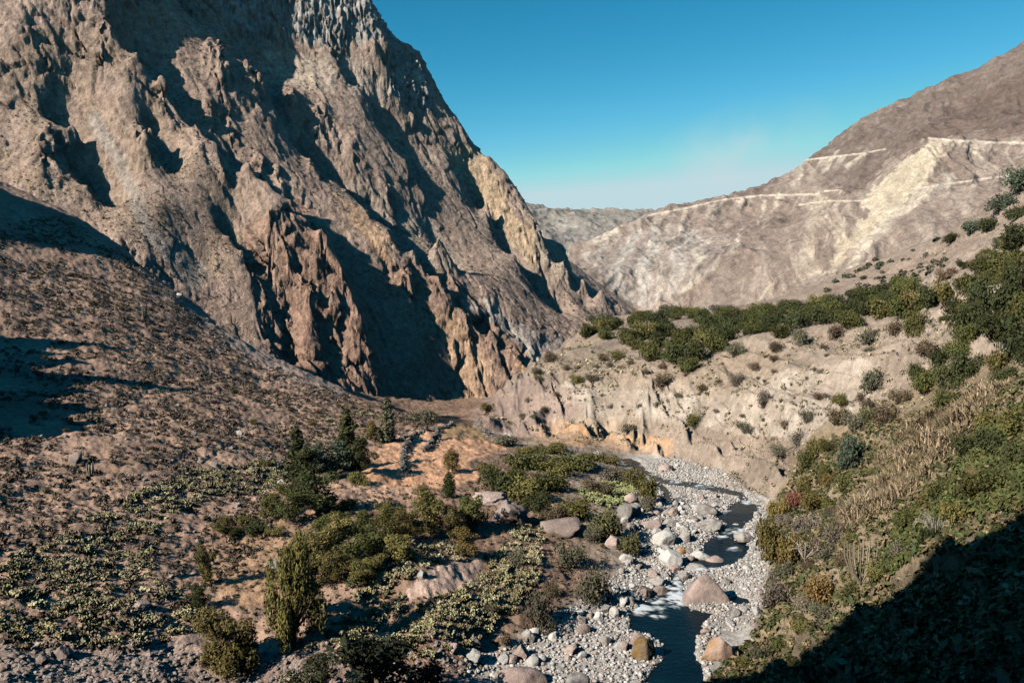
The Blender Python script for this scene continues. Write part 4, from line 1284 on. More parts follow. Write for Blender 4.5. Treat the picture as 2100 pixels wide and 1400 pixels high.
# ------------------------------------------------------------------ bushes
BUSH_CACHE = {}
def bush(u, v, w, h, colour, label, name='bush', group=None, dry=0.0, var=0, cat='bush'):
    p = hit(u, v)[0]
    if np.isnan(p[0]):
        return None
    depth = project(p)[2]
    key = (colour, dry, var)
    if key not in BUSH_CACHE:
        arr = shape_bush(400 + var * 13 + int(dry * 10), colour, int(2000 * (1 - 0.6 * dry)), 0.8, 0.056 - 0.014 * dry, dry)
        BUSH_CACHE[key] = mesh_of(name, arr, M_LEAF)
    o = link(name, BUSH_CACHE[key])
    s = w * depth / F / 1.9
    o.location = p - np.array([0, 0, .12 * s])
    o.scale = (s, s * random.uniform(.85, 1.1), h * depth / F / 1.12)
    o.rotation_euler = (0, 0, random.uniform(0, 6.28))
    return thing(o, label, cat, group)

def bushes(lst, colour, stem, group, name='bush', dry=0.0, cat='bush'):
    """a region's bushes: told apart by their order along the region"""
    lst = sorted(lst)
    n = len(lst)
    for i, t in enumerate(lst):
        c = colour[i % len(colour)] if isinstance(colour, list) else colour
        if n == 1:
            lab = stem
        else:
            o = ORD[i] if i < 7 or i < n / 2 else (['rightmost', 'second from the right', 'third from the right', 'fourth from the right', 'fifth from the right', 'sixth from the right', 'seventh from the right', 'eighth from the right'][n - 1 - i])
            lab = stem + ', ' + o
        bush(*t, c, lab, name, group, dry, (i * 5 + n) % 6, cat)

TG = "bushes along the terrace rim"
bushes([(1205,692,44,40),(1235,680,50,36),(1262,672,40,28),(1290,704,52,48),(1322,694,54,46),(1352,712,58,46),(1400,704,60,42),(1450,704,58,42)], [GREEN, OLIVE, DKGREEN], "green bush at the narrow far end of the terrace", TG)
bushes([(1332,738,58,48),(1384,744,62,54),(1430,738,62,52),(1468,720,60,50),(1492,700,56,46),(1410,762,54,40)], [GREEN, DKGREEN], "dark leafy bush overhanging the pale eroded bluff", TG)
bushes([(1500,676,62,38),(1540,680,62,42),(1580,676,60,42),(1602,692,52,38),(1630,674,62,46),(1662,660,54,42),(1690,664,62,44)], [DKGREEN, GREEN], "green bush in the middle of the terrace hedge", TG)
bushes([(1722,654,60,48),(1780,644,58,48),(1812,650,62,52),(1842,644,62,52),(1872,644,62,62),(1902,630,66,62),(1872,694,48,52),(1932,616,62,54),(1842,612,50,44)], [GREEN, DKGREEN, OLIVE], "green bush where the terrace climbs to the hillside", TG)
bushes([(1312,652,46,22),(1372,646,42,26),(1432,644,50,22),(1482,642,52,24),(1560,640,56,28),(1620,632,56,28),(1680,624,56,30),(1240,658,50,24)], [GREYOL, OLIVE], "low grey green scrub along the terrace skyline", TG)
EG = "evergreens on the upper right hillside"
bushes([(1988,694,92,86),(2044,650,110,100),(2092,735,120,120),(2062,566,92,76),(2004,622,82,66),(1962,656,72,58),(2100,604,96,96),(2092,506,86,66),(1976,604,70,56),(2060,700,90,80),(2020,560,70,50),(2098,660,90,90)],
       [DKGREEN, GREEN, DKGREEN], "dense dark evergreen on the steep hillside", EG, 'evergreen_shrub')
bushes([(1996,478,60,40),(2052,430,60,46),(2094,392,66,56),(2030,470,44,34),(2085,450,50,40),(1950,500,40,26)], [DKGREEN, BLUEGR], "dark shrub on the high pale slope", EG, 'evergreen_shrub')
SG = "dry bushes on the eroded bluff"
bushes([(1510,728,44,34),(1590,722,34,30),(1642,708,48,50),(1712,694,46,40),(1783,706,54,46),(1830,684,46,38)], [GREYOL, BROWN], "dry grey brown bush just under the rim", SG, dry=.5)
bushes([(1750,664,50,34),(1882,672,46,44),(1905,724,84,40),(1850,824,50,36)], [OLIVE, BROWN], "brownish bush on the pale slope below the hillside evergreens", SG, dry=.3)
bush(1790, 802, 70, 62, GREYOL, "large round grey olive bush on the pale bluff", 'bush', SG, .3, 1)
bush(1722, 832, 38, 36, OLIVE, "small round olive bush below the large grey one", 'bush', SG, 0, 2)
bushes([(1900,802,70,60),(1946,796,74,64),(1988,770,70,60),(1926,752,70,50),(1966,732,66,50),(1942,832,62,46),(1880,776,50,44)], [DKGREEN, GREEN], "dark green bush massed above the reed patch", "dark bushes above the reeds")
bushes([(1814,868,76,50),(1783,862,50,36),(1718,868,60,46),(1756,880,56,44)], [BROWN, GREYOL, GREEN], "tangled brown bush on the middle slope", SG, dry=.4)
bushes([(1507,790,42,32),(1567,838,34,48),(1527,886,34,32),(1654,868,38,38),(1634,910,48,36),(1597,936,46,34),(1545,760,30,22),(1440,800,30,20),(1610,880,30,26)], [BROWN, GREY, GREYOL], "small dry bush on the bare middle of the bluff", SG, dry=.6)
bushes([(1130,740,42,26),(1267,738,34,30),(1184,786,34,26),(1214,782,32,24),(1357,792,44,38),(1420,876,32,40),(1290,884,34,22),(1240,740,30,22),(1100,770,30,20)], [GREYOL, BROWN, OLIVE], "small grey bush at the gorge end of the bluff", SG, dry=.4)
bushes([(1003,842,42,22),(1036,912,64,30),(1072,930,40,22)], [OLIVE, GREYOL], "low bush by the wall end above the gorge", "bushes by the field wall")
bush(874, 866, 66, 36, GREYOL, "rounded bush on the crest beside the dark gorge", 'bush', None, .1, 3)
RG = "bushes on the right bank"
bushes([(1673,936,54,54),(1657,966,54,60),(1690,980,44,36),(1650,1002,48,40),(1735,1012,60,46),(1670,1040,60,46),(1712,1054,64,44),(1702,1000,46,36)], [OLIVE, GREEN, YELLOW], "olive bush on the brushy right bank", RG)
bush(1742, 958, 82, 80, BLUEGR, "big pale grey green shrub beside the reeds", 'bush', RG, 0, 4)
bush(1622, 1042, 38, 42, (0.24, 0.095, 0.070), "red leaved bush on the right bank", 'bush', RG, 0, 1)
bush(1592, 1062, 46, 50, YELLOW, "yellow olive bush left of the red bush", 'bush', RG, 0, 0)
bush(1578, 1150, 78, 112, (0.125, 0.098, 0.036), "tall olive brown bush leaning over the pool", 'bush', RG, 0, 2)
bush(1618, 1158, 68, 86, (0.15, 0.105, 0.040), "ochre bush behind the one leaning over the pool", 'bush', RG, 0, 3)
bush(1673, 1234, 76, 72, RUST, "round rusty orange bush on the right bank", 'bush', RG, .1, 4)
bush(1588, 1240, 78, 76, GREY, "leafless grey bush by the upper shingle bank", 'bush', RG, .7, 5)
bushes([(1668,1088,72,50),(1710,1112,64,56),(1800,1018,50,42),(1690,1140,56,44),(1730,1160,46,40)], [GREY, BROWN], "bare twiggy grey bush on the right bank", RG, dry=.7)
bush(2003, 986, 36, 30, (0.25, 0.18, 0.10), "small tan bush in the green creeper", 'bush', RG, .4, 1)
bush(1652, 1256, 50, 40, (0.26, 0.23, 0.17), "pale grey grassy bush below the rusty one", 'bush', RG, .6, 2)
CG = "leafy shrubs at the edge of the shade"
bushes([(1862,1080,70,50),(1905,1120,76,52),(1960,1070,80,60),(2010,1020,86,64),(2060,1000,90,70),(2096,960,90,74),(2040,930,86,66),(1985,930,76,60),(2080,890,90,64),(2020,880,70,52),(1940,1010,70,52),(1900,1040,66,46)],
       [GREEN, OLIVE, DKGREEN], "leafy green shrub on the slope above the shade edge", CG, 'leafy_shrub')
bushes([(1800,1180,70,48),(1750,1220,66,44),(1690,1270,60,40),(1640,1300,54,36),(1600,1330,50,34),(1560,1350,46,34),(1850,1150,70,50),(1520,1370,44,30)], [OLIVE, GREYOL, GREEN], "low olive shrub along the shade edge", CG, 'leafy_shrub')
FG = "bushes between field and river"
bushes([(1082,958,104,44),(1172,960,104,46),(1240,948,70,28),(1128,924,80,26),(1000,970,50,34)], [OLIVE, GREEN], "wide olive bush on the river side of the field", FG)
bushes([(1022,1012,88,62),(1078,1024,80,60),(1122,1010,82,60),(1140,972,80,40),(1052,990,60,44),(1100,1046,70,50)], [DKGREEN, GREEN, OLIVE], "dark green bush in the clump above the outcrop", FG)
bushes([(1178,1060,90,52),(1230,1012,70,36),(1132,1070,60,44)], [BROWN, OLIVE], "brown green bush beside the bright cactus patch", FG)
bushes([(1332,1032,58,72),(1302,1000,56,50),(1262,985,60,36),(1326,1050,40,44)], [GREYOL, OLIVE], "grey olive bush overhanging the upper channel", FG)
bush(1248, 1102, 92, 70, (0.115, 0.11, 0.05), "large rounded olive bush behind the boulder bank", 'bush', FG, 0, 4)
bush(1212, 1112, 40, 44, GREYOL, "shaded bush beside the flat pink boulder", 'bush', FG, 0, 5)
bush(1296, 1132, 60, 50, (0.12, 0.11, 0.05), "lone olive bush among the boulders", 'bush', FG, 0, 1)
bush(1168, 1160, 66, 64, GREYOL, "tall grey green bush left of the boulders", 'bush', FG, .2, 2)
bush(1214, 1236, 86, 86, GREYOL, "broad grey olive bush above the cobbles", 'bush', FG, .2, 3)
bush(1102, 1290, 82, 92, GREYOL, "tall olive bush above the grey cobble bank", 'bush', FG, .3, 0)
bushes([(1060,1160,54,36),(1008,1262,40,36),(1035,1320,36,30),(1130,1220,44,36)], [GREYOL, BROWN], "small grey bush among the lower cactus", FG, dry=.4)
bushes([(735,992,50,30),(865,1016,34,26),(715,1040,40,26),(742,1062,36,24),(560,1098,40,24),(590,1015,40,30),(690,1050,44,30)], [OLIVE, GREEN], "small olive bush near the upper thicket", FG)
bushes([(505,1080,44,36),(480,1100,36,26),(520,1092,56,30)], [DKGREEN, OLIVE], "dark low bush at the left end of the thicket", FG)
bushes([(545,955,30,18),(520,870,20,14),(375,860,18,10),(640,872,22,14),(480,805,18,10)], [OLIVE], "tiny green bush dotted on the dry slope", "bushes on the dry slope", dry=.2)
# far scrub beyond the terrace
r_ = np.random.default_rng(77)
sp = pts_in([(1690,600),(1740,552),(1850,516),(1950,486),(1975,520),(1960,560),(1860,585),(1760,612)], 90, 78, 240, 560)
swarm('scrub', [shape_tuft(901, DKGREEN, 40, .8, 1.1), shape_tuft(902, GREYOL, 40, .8, 1.0), shape_tuft(903, BLUEGR, 40, .7, 1.0)], sp, r_.uniform(1.2, 3.0, len(sp)), M_LEAF)

# trees rising from below the picture's bottom edge, shade painted into their leaf colour
tree('dark_tree', 775, 1475, 170, 190, 'round', (0.028, 0.032, 0.018), "dark sparse tree cut by the bottom edge of the photo", None, 5)
tree('dark_tree', 640, 1450, 120, 120, 'round', (0.035, 0.042, 0.02), "smaller dark tree left of the one at the bottom edge", None, 6)
tree('dark_tree', 870, 1450, 120, 95, 'round', (0.035, 0.034, 0.02), "low dark tree right of the one at the bottom edge", None, 7)
swarm('mountain_grass', [shape_tuft(950 + k, c_, 9, .55, .6) for k, c_ in enumerate([(0.085, 0.066, 0.044), (0.07, 0.058, 0.038), (0.13, 0.098, 0.062)])], mt_p, .7 + 1.0 * np.random.default_rng(32).random(len(mt_p)) ** 2, M_LEAF)

def scatter_bushes(poly, n, seed, wr, colours, label, group, name='bush', dry=0.0, hr=(.65, .95), y0=60, y1=560, cat='bush'):
    r = np.random.default_rng(seed)
    for i, p in enumerate(pts_in(poly, n, seed, y0, y1)):
        c = colours[r.integers(0, len(colours))]; var = int(r.integers(0, 6))
        key = (c, dry, var)
        if key not in BUSH_CACHE:
            BUSH_CACHE[key] = mesh_of(name, shape_bush(400 + var * 13 + int(dry * 10), c, int(2000 * (1 - 0.6 * dry)), 0.8, 0.056 - 0.014 * dry, dry), M_LEAF)
        o = link(name, BUSH_CACHE[key])
        s = r.uniform(*wr) / 1.9 * (0.7 + 0.3 * r.random())
        o.location = p - np.array([0, 0, .12 * s]); o.scale = (s, s * r.uniform(.8, 1.1), s * 1.7 * r.uniform(*hr)); o.rotation_euler = (0, 0, r.uniform(0, 6.28))
        thing(o, label, cat, group)
scatter_bushes([(1010,840),(1100,750),(1200,705),(1330,755),(1480,740),(1700,700),(1860,690),(1780,860),(1640,970),(1560,1000),(1480,940),(1300,900),(1100,880)], 64, 301, (1.6, 4.6), [GREYOL, BROWN, GREY, BROWN],
               "small dry grey brown bush dotting the eroded bluff", SG, dry=.5, hr=(.5, .8))
scatter_bushes([(1196,690),(1330,735),(1480,716),(1700,680),(1860,660),(1960,600),(1900,578),(1700,628),(1500,648),(1350,645),(1210,664)], 130, 302, (5, 11), [GREEN, DKGREEN, DKGREEN, GREEN],
               "rounded green bush within the long terrace hedge", TG, 'hedge_bush', hr=(.6, .9))
scatter_bushes([(1890,610),(1990,540),(2110,470),(2110,830),(2010,770),(1940,690)], 40, 303, (4, 8), [DKGREEN, GREEN, OLIVE, BROWN],
               "mixed green shrub filling the gaps on the steep hillside", EG, 'evergreen_shrub', hr=(.6, 1.0))
scatter_bushes([(1580,1240),(1600,1060),(1660,930),(1760,870),(1850,860),(1800,960),(1740,1080),(1790,1180),(1700,1260)], 44, 304, (2.2, 4.6), [OLIVE, GREYOL, BROWN, GREY, GREEN],
               "mixed brown green brush on the right bank slope", RG, 'brush', dry=.3, hr=(.6, 1.0))
scatter_bushes([(-20,480),(240,530),(420,670),(620,780),(720,840),(600,930),(560,940),(300,1000),(-20,1120)], 90, 305, (1.2, 2.6), [BROWN, GREYOL, (0.085, 0.078, 0.05)],
               "low dark dry shrub on the brown left slope", "dry shrubs of the left slope", 'dry_shrub', dry=.4, hr=(.5, .8), y1=390)
# ================================================================== stones
ROUND = [shape_stone(700 + k, 4, 9, .05, .72) for k in range(6)]
ANG = [shape_stone(730 + k, 4, 20, .085, .80) for k in range(6)]
CRAG = [shape_stone(750 + k, 4, 24, .20, .85) for k in range(2)]
SM = {}
def boulder(u, v, w, h, kind, label, sort='round', name='boulder', group=None, var=0, rz=None, sink=.34, squash=1.0):
    p = hit(u, v)[0]
    depth = project(p)[2]
    W, H = w * depth / F, h * depth / F
    key = (sort, var % 6, kind)
    if key not in SM:
        t = CRAG[var % 2] if sort == 'crag' else (ROUND if sort == 'round' else ANG)[var % 6]
        SM[key] = mesh_of(name, t, STONE[kind], True)
    o = link(name, SM[key])
    t = CRAG[var % 2][0] if sort == 'crag' else (ROUND if sort == 'round' else ANG)[var % 6][0]
    ex = t.max(0) - t.min(0)
    sx_ = W * .94 / ex[0]; sz_ = H * 1.05 / ex[2]
    o.scale = (sx_, sx_ * squash, sz_)
    o.location = p + np.array([0, sx_ * .5, -t[:, 2].min() * sz_ - sink * H])
    o.rotation_euler = (0, 0, rz if rz is not None else random.uniform(-.5, .5))
    return thing(o, label, 'boulder', group)

def tent():
    bm = bmesh.new()
    for p in [(-1,-.62,-.3),(1.0,-.62,-.3),(1.1,.3,-.3),(-.95,.5,-.3),(-1,-.55,.05),(1.12,-.5,.05),(-.12,-.05,.98),(.12,.1,.96),(.6,.15,.52),(-.62,0,.45),(1.1,.2,.1),(-.98,.4,.1)]:
        bm.verts.new(p)
    bmesh.ops.convex_hull(bm, input=bm.verts[:])
    bmesh.ops.triangulate(bm, faces=bm.faces[:])
    bmesh.ops.subdivide_edges(bm, edges=bm.edges[:], cuts=5, use_grid_fill=True)
    for _ in range(2):
        bmesh.ops.smooth_vert(bm, verts=bm.verts[:], factor=.5, use_axis_x=True, use_axis_y=True, use_axis_z=True)
    bmesh.ops.triangulate(bm, faces=bm.faces[:])
    bm.verts.index_update()
    co = np.array([v.co[:] for v in bm.verts]); f = np.array([[v.index for v in p.verts] for p in bm.faces]); bm.free()
    k = fbm(co[:, 0] * 2.5, co[:, 1] * 2.5, co[:, 2] * 2.5, 5, 3, .6)
    return co * (1 + .05 * k[:, None]), f, np.ones((len(co), 3))
TENT = mesh_of('boulder', tent(), STONE['pink'], True)
# the ones that stand out
p_ = hit(1450, 1238)[0]; o_ = link('boulder', TENT)
s_ = 98 * project(p_)[2] / F / 2.1
o_.location = p_ + np.array([0, s_ * .5, 0]); o_.scale = (s_, s_ * .8, 62 * project(p_)[2] / F); o_.rotation_euler = (0, 0, .05)
thing(o_, "biggest pinkish boulder, shaped like a tent, in mid stream", 'boulder')
boulder(1150,1104,96,46,'pink',"flat topped pink boulder behind the river bushes",'ang',var=1,rz=.1)
boulder(1000,1036,84,30,'pink',"smooth pink slab beside the dark trees",'crag',var=1,rz=-.1)
boulder(1048,1076,84,70,'brown',"large craggy brown outcrop with a rough face below the field",'crag',var=0,rz=.4)
boulder(1478,1356,84,66,'orange',"big orange pink boulder at the shaded bank of the lower pool",'ang',var=4,rz=.3)
boulder(1322,1352,52,66,'algae',"algae stained rust brown boulder half under water",'round',var=1,rz=.3,sink=.4)
boulder(1308,1330,40,40,'pink',"pinkish stone leaning on the algae stained boulder",'round',var=2)
boulder(1378,1160,54,42,'pale',"round pale boulder above the rapids",'round',var=3)
boulder(1362,1120,56,42,'pale',"cream coloured boulder with a rounded top beside the middle pool",'round',var=4)
boulder(1405,1112,34,30,'grey',"grey boulder right of the cream one",'round',var=5)
boulder(1440,1150,46,26,'pale',"pale flat boulder at the left rim of the middle pool",'ang',var=5)
boulder(1466,1158,44,24,'pink',"low rounded boulder standing in the middle pool",'round',var=0)
boulder(1425,1168,44,12,'grey',"long thin stone at the lip of the middle pool",'round',var=2)
boulder(1450,1054,52,26,'grey',"long grey boulder across the upper shingle",'round',var=1)
boulder(1462,1088,56,30,'grey',"broad grey boulder left of the upper pool",'ang',var=0)
boulder(1490,1092,30,16,'grey',"small grey boulder touching the broad one by the upper pool",'round',var=3)
boulder(1508,1084,28,14,'pale',"small pale boulder in the upper pool",'round',var=4)
boulder(1530,1112,44,26,'grey',"grey boulder on the right edge of the middle pool",'ang',var=2)
boulder(1297,1060,42,36,'grey',"rounded grey boulder at the edge of the grey olive bush",'round',var=5)
boulder(1278,1062,44,38,'grey',"split grey boulder below the bright cactus patch",'ang',var=3)
boulder(1294,1030,32,28,'pink',"pinkish boulder at the top of the boulder bank",'round',var=0)
boulder(1338,1088,46,28,'pink',"pink grey boulder at the upper left of the stone bank",'ang',var=1)
boulder(1376,1082,36,22,'grey',"grey boulder on the shingle island's lower end",'round',var=2)
boulder(1260,1124,44,36,'pink',"pink boulder partly hidden by the lone olive bush",'round',var=3)
boulder(1345,1132,30,24,'grey',"stone wedged between cream and round boulders",'ang',var=4)
boulder(1396,1136,26,20,'orange',"ochre stone beside the middle pool",'round',var=5)
boulder(1368,966,34,18,'pink',"rosy boulder on the far shingle below the bluff",'round',var=1)
boulder(1228,934,24,12,'pale',"pale stone in the orange seep below the bluff",'ang',var=2)
boulder(1384,1172,28,18,'pink',"pink boulder at the head of the rapids",'round',var=4)
boulder(1406,1190,34,28,'grey',"dark grey boulder above the tent shaped one",'ang',var=5)
boulder(1350,1200,34,24,'grey',"grey boulder left of the rapids",'ang',var=0)
boulder(1354,1222,36,24,'pink',"pale pink boulder beside the white water",'round',var=2)
boulder(1322,1224,44,28,'pink',"long pinkish boulder left of the white water",'round',var=3)
boulder(1276,1246,30,30,'pale',"pointed pale boulder at the left end of the white water",'ang',var=1)
boulder(1228,1272,28,26,'pale',"square cream boulder casting a shadow on the cobbles",'ang',var=4)
boulder(1166,1298,24,22,'pale',"cream block above the cobble bank",'ang',var=5)
boulder(1196,1298,36,26,'pink',"wide brownish pink stone on the cobble bank",'round',var=0)
boulder(1242,1322,30,24,'grey',"rounded grey stone above the algae boulder",'round',var=1)
boulder(1172,1342,34,26,'pink',"pink stone lying on the grey cobbles",'round',var=4)
boulder(1280,1334,26,26,'brown',"dark stone beside the algae boulder",'round',var=5)
boulder(1348,1288,34,16,'pale',"pale long stone in the lower pool",'round',var=0,sink=.35)
boulder(1322,1282,18,9,'pale',"small pale stone at the left of the lower pool",'round',var=1,sink=.35)
boulder(1402,1286,14,10,'pale',"small stone in the middle of the lower pool",'round',var=2,sink=.35)
boulder(1408,1298,18,10,'pale',"paired white stone, lower one, in the lower pool",'round',var=3,sink=.35)
boulder(1378,1304,10,7,'pale',"tiny white stone alone in the lower pool",'round',var=4,sink=.35)
boulder(1362,1258,22,9,'pale',"flat pale stone under the white water",'round',var=5,sink=.35)
boulder(1392,1258,22,9,'pale',"flat stone right below the white water",'round',var=0,sink=.35)
boulder(1064,1420,116,50,'pink',"broad pink boulder at the bottom edge of the photo",'round',var=2)
boulder(1180,1410,60,30,'grey',"shaded grey boulder at the bottom edge of the photo",'ang',var=3)
boulder(968,1360,46,36,'pale',"pale cream boulder at the head of the cobble bank",'ang',var=0)
boulder(926,1340,30,30,'pink',"pink block left of the cream boulder",'ang',var=1)
boulder(974,1330,30,32,'brown',"brown boulder right above the cream boulder",'ang',var=2)
boulder(1030,1362,28,24,'pale',"white boulder between the cream and tall stones",'ang',var=3)
boulder(1070,1350,34,42,'pink',"tall pinkish upright stone by the cobbles",'ang',var=4)
boulder(1092,1366,36,24,'pale',"long pale stone at the foot of the upright one",'round',var=5)
boulder(1086,1316,34,34,'grey',"grey boulder above the upright stone",'ang',var=5)
boulder(1030,1322,34,26,'brown',"brown stone under the small grey bush",'ang',var=0)
boulder(866,1186,24,26,'grey',"round grey boulder at the edge of the sand patch",'round',var=3)
boulder(1110,1358,26,20,'pale',"pale stone right of the long one by the cobbles",'round',var=0)
SL = "boulders on the dry slope"
boulder(148,954,32,34,'brown',"largest boulder on the left slope, trailing a long shadow",'ang',group=SL,var=1)
boulder(489,890,18,12,'grey',"grey boulder above the slope path",'round',group=SL,var=2)
boulder(476,922,15,11,'grey',"small grey boulder below the slope path",'round',group=SL,var=3)
boulder(487,1040,17,14,'grey',"pale grey boulder beside the upper cactus band",'round',group=SL,var=4)
boulder(410,950,18,12,'grey',"leftmost stone of three in a row under the path",'ang',group=SL,var=5)
boulder(438,956,18,13,'grey',"middle stone of three in a row under the path",'ang',group=SL,var=0)
boulder(456,960,18,12,'brown',"rightmost stone of three in a row under the path",'ang',group=SL,var=1)
boulder(290,1056,14,14,'grey',"lone stone in the upper cactus band",'ang',group=SL,var=2)
boulder(283,1250,44,20,'pink',"flat pinkish boulder lying in the lower cactus",'round',group=SL,var=3)
boulder(122,1352,46,34,'brown',"large brown boulder over the rubble at lower left",'ang',group=SL,var=4)
boulder(84,1360,34,28,'brown',"brown boulder left of the large one over the rubble",'ang',group=SL,var=5)
boulder(575,992,16,14,'pale',"pale stone left of the dark spire tree",'ang',group=SL,var=0)
boulder(567,1162,60,20,'grey',"wide flat grey rock slab on the grassy slope",'ang',group=SL,var=2)
boulder(366,606,16,7,'pale',"white stone in the shadowed ravine",'round',group=SL,var=1)
boulder(395,892,14,10,'grey',"small stone high on the slope above the path",'ang',group=SL,var=3)
boulder(350,1186,14,10,'grey',"grey stone right of the cactus band",'round',group=SL,var=4)

# river stones too many to name one by one: the largest as single stones, the rest as a bed of cobbles
FP = [(915,1420),(965,1350),(1040,1330),(1090,1290),(1170,1245),(1250,1190),(1290,1150),(1280,1090),(1300,1040),(1335,1000),(1320,960),(1350,944),(1420,942),(1480,962),(1535,1005),(1572,1040),(1562,1080),(1550,1130),(1578,1150),(1572,1200),(1565,1250),(1535,1290),(1470,1300),(1450,1420)]
def px_depth(p):
    a_, b_, _ = project(np.stack([p[:, 0], p[:, 1], zr(p[:, 1])], -1))
    d = np.full(len(p), -1e3)
    for w_ in (W1, W2, W3, W5, W6, W7):
        e_ = seg_dist(a_, b_, w_ + [w_[0]])
        d = np.maximum(d, np.where(in_poly(a_, b_, w_), e_, -e_))
    return np.maximum(d, 6.5 - seg_dist(a_, b_, W4))
cp = pts_in(FP, 420, 41, 84, 262)
cp = cp[px_depth(cp) < 2][:150]
cp2 = pts_in([(1080,1300),(1180,1240),(1255,1190),(1270,1110),(1290,1050),(1340,1010),(1420,1030),(1450,1070),(1430,1110),(1400,1150),(1390,1190),(1330,1225),(1290,1260)], 240, 43, 84, 262)
cp = np.concatenate([cp, cp2[px_depth(cp2) < 6][:140]])
rr_ = np.random.default_rng(5)
for i, p in enumerate(cp):
    kind = rr_.choice(['grey', 'pale', 'pink', 'pale', 'grey'])
    t = ROUND[i % 6] if i % 3 else ANG[i % 6]
    key = ('round' if i % 3 else 'ang', i % 6, kind)
    if key not in SM:
        SM[key] = mesh_of('river_stone', t, STONE[kind], True)
    o = link('river_stone', SM[key])
    s = (0.36 + 0.75 * rr_.random() ** 3) if i < 150 else (0.45 + 0.85 * rr_.random() ** 2)
    o.scale = (s, s * rr_.uniform(.8, 1.1), s * rr_.uniform(.8, 1.2))
    o.location = p + np.array([0, 0, s * .28])
    o.rotation_euler = (rr_.uniform(-.3, .3), rr_.uniform(-.3, .3), rr_.uniform(0, 6.28))
    thing(o, {'grey': "rounded grey river stone lying loose on the stony river bed", 'pale': "pale washed river stone lying loose on the stony river bed",
              'pink': "dull pink river stone lying loose on the stony river bed"}[kind], 'stone', "loose stones of the river bed")
COB = [shape_stone(760 + k, 2, 5, .08, .7) for k in range(8)]
cb = pts_in(FP, 17000, 42, 84, 262)
pdep = px_depth(cb)
keep = (pdep < 1) | (np.random.default_rng(9).random(len(cb)) < 0.06)
cb = cb[keep & (pdep < 14)]
r9 = np.random.default_rng(10)
tint_ = r9.choice(4, len(cb), p=[.42, .33, .17, .08])
tc_ = np.array([(0.50, 0.48, 0.44), (0.36, 0.345, 0.315), (0.40, 0.32, 0.28), (0.24, 0.225, 0.21)])[tint_] * r9.uniform(.75, 1.2, (len(cb), 1))
sc_ = 0.12 + 0.24 * r9.random(len(cb)) ** 2.2
cb[:, 2] += sc_ * .3
swarm('cobbles', COB, cb, sc_, m_mix, tints=tc_, smooth_=True, seed=11)

# rubble and small stones over the dry slope and the bank below it
RUB = [shape_stone(790 + k, 1, 6, .12, .75) for k in range(6)]
SLOPE = [(-40,470),(120,440),(250,515),(330,580),(420,655),(500,715),(620,775),(750,825),(850,858),(900,872),(790,900),(700,960),(600,985),(560,1100),(420,1240),(250,1340),(-40,1340)]
BANK = [(-40,1310),(250,1310),(420,1320),(560,1340),(660,1320),(760,1300),(860,1330),(930,1300),(1010,1290),(1000,1330),(915,1420),(-40,1420)]
r12 = np.random.default_rng(12)
s1 = pts_in(SLOPE, 5200, 51, 80, 380)
k1 = fbm(s1[:, 0] / 9, s1[:, 1] / 9, None, 3, 61)
s1 = s1[k1 > -.05]
s2 = pts_in(BANK, 3600, 52, 60, 140)
s3 = pts_in([(250,500),(330,566),(420,640),(500,700),(640,770),(760,822),(700,825),(560,775),(440,710),(330,630)], 500, 53, 200, 380)
sp = np.concatenate([s1, s2, s3])
scl = np.concatenate([.10 + .55 * r12.random(len(s1)) ** 4, .08 + .42 * r12.random(len(s2)) ** 3, .15 + .4 * r12.random(len(s3)) ** 3])
tn = np.array([(0.28, 0.235, 0.205), (0.24, 0.19, 0.16), (0.33, 0.29, 0.255)])[r12.integers(0, 3, len(sp))] * r12.uniform(.75, 1.2, (len(sp), 1))
swarm('rubble', RUB, sp, scl, m_mix, tints=tn, seed=13)

# ------------------------------------------------------------------ dry stone walls
def wall(pts, label, h=1.1, wdt=.8, seed=0):
    r = np.random.default_rng(seed)
    q = hit([p[0] for p in pts], [p[1] for p in pts])
    dense = []
    for a, b_ in zip(q[:-1], q[1:]):
        n = max(2, int(np.linalg.norm(b_ - a) / .42))
        for k in range(n):
            dense.append(a + (b_ - a) * k / n)
    dense = np.array(dense)
    pos, sc = [], []
    for p in dense:
        for lay in range(3):
            for k in range(2):
                pos.append([p[0] + r.normal() * wdt * .32, p[1] + r.normal() * wdt * .32, 0.08 + lay * h / 3.2])
                sc.append(r.uniform(.22, .42) * (1.1 - .12 * lay))
    pos = np.array(pos); pos[:, 2] += ground_z(pos[:, 0], pos[:, 1])
    tn = np.array([(0.19, 0.17, 0.155), (0.14, 0.125, 0.11), (0.24, 0.22, 0.20)])[r.integers(0, 3, len(pos))]
    o = swarm('stone_wall', RUB, pos, sc, m_mix, tints=tn, seed=seed)
    del o['kind']
    thing(o, label, 'wall', "dry stone walls of the field")
wall([(953,866),(925,873),(896,881),(860,890),(830,897),(803,906)], "dry stone wall closing the back of the orange field", 1.0, .9, 1)
wall([(899,884),(895,896),(886,910),(878,920),(868,930)], "dry stone wall curving across the orange field, right one", 1.5, .9, 2)
wall([(852,892),(843,902),(838,912),(826,924)], "short dry stone wall crossing the field, left one", 1.5, .9, 3)
wall([(827,928),(827,948),(826,957)], "dark stub of wall where the field shadows meet", 1.4, .9, 4)
wall([(828,960),(840,974)], "pale broken wall end on the sandy edge of the field", 1.0, 1.3, 5)
wall([(953,866),(985,876),(1000,892),(1018,905),(1045,915)], "tumbled stone wall running from the gorge towards the river", 1.0, 1.6, 6)
wall([(540,937),(555,945),(572,952),(592,958)], "old terrace wall on the slope left of the spires", 1.0, .9, 7)
wall([(845,1120),(790,1158),(745,1188),(715,1205)], "long terrace wall under the thicket", 1.4, .9, 8)

